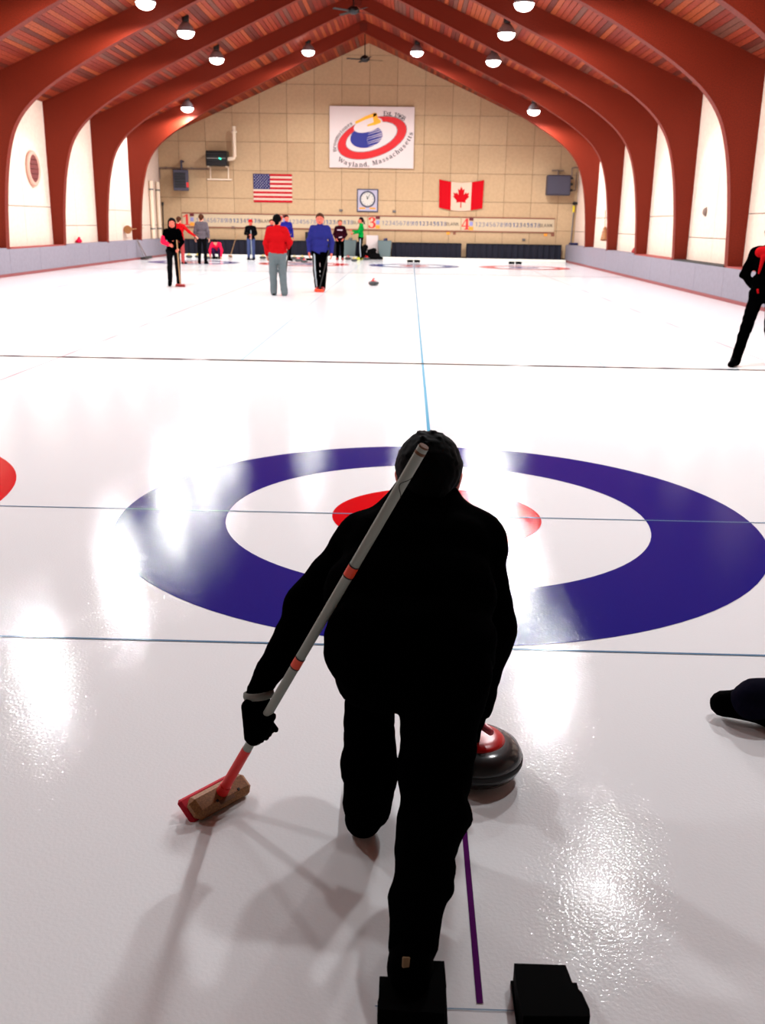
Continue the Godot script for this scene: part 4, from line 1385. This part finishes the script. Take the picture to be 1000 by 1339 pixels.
	glove.add(hands["grip_left"], hand_frame(V(-0.608, 0.345, 3.015) - o, V(0.12, -0.97, 0.1), V(0.5, 0, -1), 0.95))
	part("glove", glove.mesh(), "glove_black", t)
	var gr := sdf(P.call([[wrR, V(0.035, 0.20, 2.80), 0.036, 0.034]]), 0.008, 0.01)
	gr.add(hands["grip_right"], hand_frame(V(0.04, 0.245, 2.815) - o, V(0.0, -1, -0.35), V(0, 0, -1), 1.13))
	part("glove", gr.mesh(), "glove_black", t)
	var st := new_st()
	var d := (wrL - elL).normalized()
	lathe(st, [Vector2(0.036, -0.011), Vector2(0.0425, -0.009), Vector2(0.044, 0.0), Vector2(0.0425, 0.009), Vector2(0.036, 0.011)], 24)
	part("cuff", done(st), "cuff_grey", t, Transform3D(frame_of(V(-0.12, 1, -0.25)), V(-0.588, 0.364, 2.982) - o))
	# broom
	var foot := V(-0.705, 0.042, 2.985)
	var top := V(-0.149, 1.135, 3.2)
	var f := V(foot.x, 0, foot.z)
	var b := thing("curling_broom", "grey-shafted curling broom with orange bands held by the crouched player", "broom", f)
	var up := (top - foot).normalized()
	var pt := func(s: float) -> Vector3:
		return foot + (top - foot) * s - f
	st = new_st()
	tube(st, pt.call(0.04), pt.call(1.0), 0.0132, 0.0132, 20)
	part("shaft", done(st), "shaft_grey", b)
	st = new_st()
	tube(st, pt.call(0.985), pt.call(1.004), 0.0138, 0.012, 20)
	part("end_cap", done(st), "cork", b)
	for s in [0.417, 0.677]:
		st = new_st()
		tube(st, pt.call(s), pt.call(s + 0.026), 0.0139, 0.0139, 20)
		part("band", done(st), "orange_band", b)
		for e in [s - 0.002, s + 0.026]:
			st = new_st()
			tube(st, pt.call(e), pt.call(e + 0.003), 0.0142, 0.0142, 20)
			part("band_edge", done(st), "ink", b)
	st = new_st()
	tube(st, pt.call(0.02), pt.call(0.155), 0.0150, 0.0142, 20)
	part("sleeve", done(st), "red_sleeve", b)
	st = new_st()
	tube(st, pt.call(0.0), pt.call(0.03), 0.019, 0.017, 20)
	part("ferrule", done(st), "red_sleeve", b)
	# a pen mark curling round the shaft
	st = new_st()
	var mark := []
	for k in 15:
		var a := lerpf(-0.3, 1.0, k / 14.0)
		var w := sin(a * 4.2) * 0.9 + 0.4
		mark.append(pt.call(0.885 + 0.052 * k / 14.0) + V(-sin(w - 0.9), 0, cos(w - 0.9)).rotated(V(0, 0, 1), -0.5) * 0.0134)
	path_tube(st, mark, 0.0012, 5)
	part("pen_mark", done(st), "ink", b)
	var x := V(0.63, 0.0, -0.77)
	var n := V(0.35, 0.80, 0.42)
	n = (n - x * n.dot(x)).normalized()
	var hb := Basis(x, n, x.cross(n))
	part("brush_head", box_mesh(V(0.205, 0.048, 0.07), 0.016), "broom_wood", b, Transform3D(hb, foot - f - n * 0.012))
	part("pad", box_mesh(V(0.218, 0.020, 0.086), 0.008), "red_pad", b, Transform3D(hb, foot - f - n * 0.040 - hb.z * 0.012))
	for s in [-0.03, 0.05]:
		st = new_st()
		tube(st, hb * V(s, 0.010, 0.016) + foot - f, hb * V(s, 0.015, 0.016) + foot - f, 0.005, 0.004, 8)
		part("screw", done(st), "ink", b)
	part("stamp", box_mesh(V(0.055, 0.002, 0.012)), "cork", b, Transform3D(hb, foot - f + hb * V(0.0, 0.0125, 0.026)))

func hack(label: String, x: float, z: float, flip: float, size := Vector3.ONE) -> void:
	var t := thing("hack", label, "hack", V(x, 0, z), 0.0, "rubber hacks")
	t.scale = size
	var poly := PackedVector2Array()
	for q in [[-0.07, -0.075], [0.045, -0.075], [0.052, -0.02], [0.068, 0.005], [0.076, 0.05], [0.074, 0.07], [-0.066, 0.075], [-0.072, 0.0]]:
		poly.append(Vector2(q[0] * flip, -q[1]))
	var st := new_st()
	prism(st, poly, 0.004, 0.058, Transform3D(Basis(V(1, 0, 0), -PI / 2), Vector3.ZERO))
	part("rubber_block", done(st), "rubber", t)
	for s in [-0.045, 0.055]:
		st = new_st()
		lathe(st, [Vector2(0.008, 0.0), Vector2(0.009, 0.01), Vector2(0.006, 0.014), Vector2(0, 0.015)], 10, V(s * flip, 0, 0.079))
		part("bolt", done(st), "rubber", t)
	part("base_plate", box_mesh(V(0.15, 0.005, 0.16), 0.001), "rubber", t, Transform3D(Basis.IDENTITY, V(0, 0.0045, 0)))

func other_people() -> void:
	var a := PI
	person("woman with long dark hair in black top with rose sleeves, broom at her feet", V(-6.22, 0, -19.94), 0.25, 1.66, {"top": "black_cloth", "legs": "dark_cloth", "hair": "long", "hair_colour": "hair_black", "skin": "skin_warm", "girth": 0.95, "grip": "LR",
		"pose": {"elR": V(-0.25, 1.16, 0.0), "wrR": V(-0.10, 1.08, 0.19), "elL": V(0.25, 1.16, 0.02), "wrL": V(0.15, 0.98, 0.17)},
		"extras": [["sleeve", [[V(-0.23, 1.27, -0.01), V(-0.25, 1.16, 0.0), 0.073, 0.068], [V(-0.25, 1.16, 0.0), V(-0.12, 1.09, 0.17), 0.067, 0.052]], "pink_cloth"]]})
	person("person in a red top and rose trousers pointing, behind the woman in black", V(-9.05, 0, -33.0), a - 0.3, 1.74, {"top": "red_cloth", "legs": "rose_trouser", "hair_colour": "hair_brown", "pose": {"elR": V(-0.37, 1.22, 0.08), "wrR": V(-0.56, 1.06, 0.2)}})
	person("man in a grey sweater and black trousers seen from behind", V(-8.25, 0, -33.3), a, 1.84, {"top": "grey_cloth", "top_name": "sweater", "legs": "dark_cloth", "hair_colour": "hair_brown", "leg": 0.9})
	person("figure in a bright pink jacket crouching over yellow-handled stones", V(-8.72, 0, -38.6), 0.0, 1.70, {"top": "pink_cloth", "legs": "purple_cloth", "hair_colour": "hair_dark", "nod": 0.7,
		"pose": {"pelvis": V(0, 0.40, -0.2), "chest": V(0, 0.60, 0.02), "neck": V(0, 0.70, 0.12), "head": V(0, 0.735, 0.24), "shL": V(0.17, 0.66, 0.08), "shR": V(-0.17, 0.66, 0.08), "elL": V(0.27, 0.38, 0.16), "elR": V(-0.27, 0.38, 0.16), "wrL": V(0.25, 0.14, 0.2), "wrR": V(-0.25, 0.14, 0.2),
			"hipL": V(0.1, 0.36, -0.2), "hipR": V(-0.1, 0.36, -0.2), "knL": V(0.15, 0.42, 0.14), "knR": V(-0.15, 0.42, 0.14), "anL": V(0.13, 0.09, -0.05), "anR": V(-0.13, 0.09, -0.05), "toL": V(0.15, 0.035, 0.13), "toR": V(-0.15, 0.035, 0.13)}})
	person("person in dark jacket, jeans and a red cap holding a broom", V(-7.12, 0, -38.2), 0.1, 1.67, {"top": "dark_cloth", "legs": "jeans", "cap": "red_cloth", "skin": "skin_warm", "grip": "LR", "pose": {"elL": V(0.25, 1.16, 0.03), "wrL": V(0.06, 1.0, 0.2), "elR": V(-0.25, 1.16, 0.03), "wrR": V(-0.06, 1.1, 0.2)}})
	person("person in purple half hidden behind the red-jacketed man", V(-6.2, 0, -38.2), 0.2, 1.70, {"top": "purple_cloth", "legs": "purple_cloth", "hair_colour": "hair_brown", "skin": "skin_warm"})
	person("man in a red jacket and grey trousers standing with his back turned", V(-3.2, 0, -17.3), a, 1.77, {"top": "red_cloth", "legs": "grey_trouser", "hair_colour": "hair_black", "girth": 1.10, "leg": 1.08, "cell": 0.018,
		"pose": {"elR": V(-0.285, 1.17, -0.03), "wrR": V(-0.21, 1.05, 0.2), "elL": V(0.25, 1.15, -0.02), "wrL": V(0.25, 0.90, 0.08), "anR": V(-0.15, 0.09, -0.05), "anL": V(0.10, 0.09, 0.03), "pelvis": V(0, 0.97, 0)}})
	person("tall person in a dark blue jacket beyond the red-jacketed man", V(-5.5, 0, -37.75), 0.5, 1.88, {"top": "royal_cloth", "legs": "black_cloth", "hair_colour": "hair_dark", "skin": "skin_warm"})
	person("man in a blue sweater and black trousers with a white stripe, facing forward", V(-2.37, 0, -18.9), 0.0, 1.82, {"top": "blue_cloth", "top_name": "sweater", "legs": "black_cloth", "hair_colour": "hair_brown", "skin": "skin_warm", "girth": 1.06, "cell": 0.018, "shoes": "shoe_red",
		"pose": {"elL": V(0.27, 1.15, -0.04), "wrL": V(0.275, 0.90, 0.04), "elR": V(-0.26, 1.15, -0.04), "wrR": V(-0.25, 0.91, 0.08), "anL": V(0.06, 0.09, 0), "anR": V(-0.06, 0.09, 0), "knL": V(0.09, 0.5, 0.02), "knR": V(-0.09, 0.5, 0.02), "toL": V(0.08, 0.035, 0.17), "toR": V(-0.08, 0.035, 0.17)},
		"extras": [["side_stripe", [[V(-0.125, 0.86, 0.085), V(-0.11, 0.5, 0.092), 0.022, 0.020], [V(-0.11, 0.5, 0.092), V(-0.075, 0.12, 0.062), 0.02, 0.018]], "stripe_white"]]})
	person("person in a maroon hooded top with pale print, by the far ring", V(-3.32, 0, -39.6), 0.0, 1.72, {"top": "maroon_cloth", "top_name": "hooded_top", "legs": "black_cloth", "hair_colour": "hair_sandy", "skin": "skin_warm", "shoes": "shoe_red", "girth": 1.08, "pose": {"elL": V(0.27, 1.14, -0.06), "wrL": V(0.17, 0.95, 0.12), "elR": V(-0.27, 1.14, -0.06), "wrR": V(-0.17, 0.95, 0.12)},
		"extras": [["chest_print", [[V(-0.1, 1.33, 0.125), V(0.1, 1.33, 0.125), 0.022, 0.022]], "white_print"], ["hem_print", [[V(-0.04, 1.0, 0.12), V(0.09, 1.03, 0.12), 0.02, 0.02]], "white_print"]]})
	person("person in a bright green top facing left, hand raised", V(-2.42, 0, -40.4), -PI / 2, 1.85, {"top": "green_cloth", "legs": "black_cloth", "hair": "pony", "hair_colour": "hair_dark", "skin": "skin_warm", "shoes": "shoe_yellow",
		"pose": {"elR": V(-0.22, 1.18, 0.12), "wrR": V(-0.16, 1.2, 0.36), "elL": V(0.22, 1.16, 0.08), "wrL": V(0.14, 1.1, 0.3)},
		"extras": [["side_stripe", [[V(0.175, 0.88, 0.02), V(0.18, 0.5, 0.03), 0.022, 0.022], [V(0.18, 0.5, 0.03), V(0.175, 0.13, 0.0), 0.022, 0.02]], "stripe_white"]]})
	person("player in black with red shoulders standing cut by the right edge", V(4.13, 0, -6.66), -0.25, 1.68, {"top": "black_cloth", "legs": "black_cloth", "hair": "short", "hair_colour": "hair_dark", "skin": "skin_warm", "cell": 0.016,
		"pose": {"anR": V(-0.26, 0.09, 0.0), "knR": V(-0.185, 0.5, 0.03), "toR": V(-0.32, 0.035, 0.14), "anL": V(0.20, 0.09, 0), "elR": V(-0.275, 1.16, 0.0), "wrR": V(-0.17, 1.02, -0.12)},
		"extras": [["red_yoke", [[V(-0.125, 1.43, 0.05), V(-0.06, 1.44, 0.06), 0.068, 0.066], [V(-0.09, 1.38, 0.11), V(-0.12, 1.18, 0.112), 0.03, 0.014]], "red_cloth"], ["red_hip_panel", [[V(-0.11, 0.98, 0.11), V(-0.10, 0.94, 0.112), 0.016, 0.014]], "red_cloth"]]})
	person("kneeling person in navy trousers whose black shoe enters at the right edge", V(1.52, 0, 2.33), PI / 2 + 0.12, 1.75, {"top": "navy_cloth", "legs": "navy_cloth", "hair_colour": "hair_dark", "cell": 0.015, "flat": false, "leg": 1.12,
		"pose": {"pelvis": V(0, 0.53, 0.0), "chest": V(0, 0.88, 0.06), "neck": V(0, 1.06, 0.09), "head": V(0, 1.22, 0.13), "shL": V(0.175, 1.0, 0.08), "shR": V(-0.175, 1.0, 0.08), "elL": V(0.24, 0.74, 0.2), "elR": V(-0.24, 0.74, 0.12), "wrL": V(0.16, 0.58, 0.42), "wrR": V(-0.18, 0.56, 0.28),
			"hipL": V(0.09, 0.5, 0), "hipR": V(-0.09, 0.5, 0), "knR": V(-0.06, 0.10, -0.03), "anR": V(-0.02, 0.092, -0.475), "toR": V(0.035, 0.055, -0.585), "knL": V(0.12, 0.50, 0.43), "anL": V(0.12, 0.10, 0.42), "toL": V(0.13, 0.045, 0.6)}})

func stone_meshes() -> void:
	var st := new_st()
	lathe(st, [Vector2(0, 0.0), Vector2(0.062, 0.0), Vector2(0.075, 0.002), Vector2(0.108, 0.009), Vector2(0.131, 0.024), Vector2(0.142, 0.043), Vector2(0.1455, 0.062), Vector2(0.143, 0.080), Vector2(0.131, 0.102), Vector2(0.108, 0.117), Vector2(0.075, 0.124), Vector2(0.04, 0.126), Vector2(0, 0.126)], 48)
	stone_part.body = done(st)
	st = new_st()
	lathe(st, [Vector2(0.1452, 0.053), Vector2(0.1462, 0.054), Vector2(0.1468, 0.062), Vector2(0.1462, 0.070), Vector2(0.1452, 0.071)], 48)
	stone_part.band = done(st)
	st = new_st()
	lathe(st, [Vector2(0.088, 0.112), Vector2(0.090, 0.120), Vector2(0.082, 0.129), Vector2(0.055, 0.135), Vector2(0, 0.137)], 36)
	stone_part.cap = done(st)
	stone_part.handle = sdf([[V(0, 0.127, -0.045), V(0, 0.160, -0.05), 0.024, 0.017], [V(0, 0.160, -0.05), V(0, 0.178, -0.025), 0.017, 0.015], [V(0, 0.178, -0.025), V(0, 0.182, 0.075), 0.0145, 0.012]], 0.005, 0.012).mesh()

var stone_part := {}

func stone(label: String, at: Vector3, turn: float, granite: String, colour: String, group := "") -> void:
	var t := thing("curling_stone", label, "curling stone", at, turn, group)
	part("granite_body", stone_part.body, granite, t)
	part("striking_band", stone_part.band, "granite_band", t)
	var c := part("cap", stone_part.cap, colour, t)
	part("handle", stone_part.handle, "handle_pink" if granite == "granite_dark" else colour, c)

func stones_and_gear() -> void:
	stone_meshes()
	stone("dark granite stone with red cap under the crouched player's right hand", V(0.047, 0.003, 2.77), 0.5, "granite_dark", "handle_red")
	stone("grey stone with red handle sliding alone down the middle sheet", V(-1.15, 0.003, -21.6), 0.4, "granite", "handle_red")
	var g := "stones waiting behind the far rings"
	for a in [[-10.1, -39.3, "handle_yellow", "grey stone with yellow handle, leftmost at the far end"], [-9.72, -39.4, "handle_yellow", "grey stone with yellow handle left of the grey-sweatered man's legs"], [-9.1, -38.3, "handle_yellow", "grey stone with yellow handle under the crouching figure's hand"], [-6.8, -39.5, "handle_yellow", "grey stone with yellow handle left of the red-jacketed man's hem"],
			[-5.38, -39.5, "handle_yellow", "grey stone with yellow handle just right of the dark blue jacket"], [-5.02, -39.5, "handle_yellow", "grey stone with yellow handle left of the blue sweater"], [-4.95, -37.2, "handle_red", "grey stone with red handle in front of the yellow-handled ones"], [-4.55, -35.9, "handle_red", "grey stone with red handle nearest the blue-sweatered man's hip"],
			[-3.0, -40.2, "handle_red", "grey stone with red handle between maroon and green figures"], [-2.15, -40.2, "handle_red", "grey stone with red handle right of the green figure's shoes"], [-2.6, -38.2, "handle_yellow", "grey stone with yellow handle before the green figure's shoes"]]:
		stone(a[3], V(a[0], 0.003, a[1]), rng.randf() * 6.0, "granite", a[2], g)
	hack("black rubber hack beside the player's foot, empty", 0.148, 3.715, 1.0)
	hack("black rubber hack under the player's right shoe", -0.148, 3.715, -1.0)
	for k in 4:
		for s in [-1.0, 1.0]:
			hack("%s hack of the pair behind the %s far ring" % ["left" if s < 0 else "right", ["leftmost", "second", "third", "rightmost"][k]], SHEETS[k] + s * 0.15, FAR_TEE - 3.72, s, V(1.75, 1.8, 1.0))
	broom("broom with a red head standing beside the woman in black", V(-6.02, 0.02, -19.72), V(-6.07, 1.15, -19.76), V(1, 0, 0.1), V(0, 1, 0.1), "shaft_tan", "shoe_red", V(0.24, 0.05, 0.09))
	broom("broom with an orange-red head at the blue-sweatered man's feet", V(-2.37, 0.02, -18.62), V(-2.14, 1.0, -18.80), V(1, 0, 0), V(0.1, 1, 0), "ledge_dark", "orange_band", V(0.22, 0.05, 0.09))
	broom("red-headed broom between the red-jacketed man's shoes", V(-3.07, 0.02, -17.35), V(-2.98, 1.0, -17.55), V(0.5, 0, 1), V(0, 1, -0.1), "ledge_dark", "orange_band", V(0.18, 0.05, 0.08))
	broom("pale-shafted broom held upright by the red-capped person", V(-7.05, 0.02, -37.9), V(-7.08, 1.25, -37.98), V(1, 0, 0), V(0, 1, 0), "stripe_white", "navy_cloth")
	broom("tan broom leaning against the dark curtain", V(-8.6, 0.03, -41.3), V(-8.36, 1.02, -41.93), V(1, 0, 0), V(0.2, 1, -0.5), "shaft_tan", "broom_wood")
	# clutter by the end wall
	var t := thing("white_panel", "white panel leaning on the end wall behind black bags", "panel", V(-1.97, 0, -41.9))
	part("panel", box_mesh(V(0.55, 1.05, 0.03), 0.006), "banner_white", t, Transform3D(Basis(V(1, 0, 0), -0.12), V(0, 0.55, -0.1)))
	part("panel_edge", box_mesh(V(0.03, 1.05, 0.04), 0.006), "print_grey", t, Transform3D(Basis(V(1, 0, 0), -0.12), V(0.28, 0.55, -0.1)))
	for a in [[-1.36, "grey-green bin with a blue lid knob right of the white panel", "blue_plastic"], [-3.02, "grey-green bin between the maroon and green figures", "steel"]]:
		var b := thing("waste_bin", a[1], "bin", V(a[0], 0, -41.75))
		var st := new_st()
		var q := []
		for y in [[0.0, 0.25], [0.82, 0.32]]:
			for k in 4:
				var s: Array = [[-1, -1], [1, -1], [1, 1], [-1, 1]][k]
				q.append(V(s[0] * y[1], y[0], s[1] * y[1] * 0.75))
		st.set_smooth_group(-1)
		for k in 4:
			quad(st, q[k], q[(k + 1) % 4], q[4 + (k + 1) % 4], q[4 + k])
		quad(st, q[0], q[3], q[2], q[1])
		part("bin_body", done(st), "bin_grey", b)
		part("rim", box_mesh(V(0.66, 0.04, 0.50), 0.01), "bin_grey", b, Transform3D(Basis.IDENTITY, V(0, 0.83, 0)))
		part("knob", sdf([[V(0, 0.88, 0), V(0.08, 0.9, 0), 0.07, 0.06]], 0.015, 0.01).mesh(), a[2], b)
	for a in [[V(-2.30, 0, -41.3), 1.0, "tall black kit bag behind the green figure"], [V(-1.90, 0, -41.25), 0.72, "low black kit bag in front of the white panel"]]:
		var b := thing("kit_bag", a[2], "bag", a[0])
		var s: float = a[1]
		part("bag_body", sdf([[V(-0.18, 0.15, 0), V(0.2, 0.14, 0), 0.15, 0.15], [V(-0.12, 0.3, 0), V(0.05, 0.55 * s, 0), 0.17, 0.12], [V(0.2, 0.08, 0), V(0.42, 0.06, 0.02), 0.09, 0.06]], 0.02, 0.06, 0.0, 0.03, 6.0).mesh(), "bag_black", b)
		var st := new_st()
		path_tube(st, [V(-0.1, 0.3, 0.17), V(-0.05, 0.45, 0.2), V(0.03, 0.38, 0.2), V(0.05, 0.26, 0.17)], 0.014, 8)
		part("strap", done(st), "bag_black", b)
	var k := thing("black_box", "black box with a round grey face on top of the dark curtain", "box", V(-4.9, 0.785, -42.02))
	part("case", box_mesh(V(0.46, 0.40, 0.2), 0.02), "black_metal", k, Transform3D(Basis.IDENTITY, V(0, 0.2, 0)))
	var st2 := new_st()
	lathe(st2, [Vector2(0.13, 0), Vector2(0.13, 0.02), Vector2(0, 0.03)], 20)
	part("round_face", done(st2), "print_grey", k, Transform3D(Basis(V(1, 0, 0), PI / 2), V(0.05, 0.2, 0.1)))
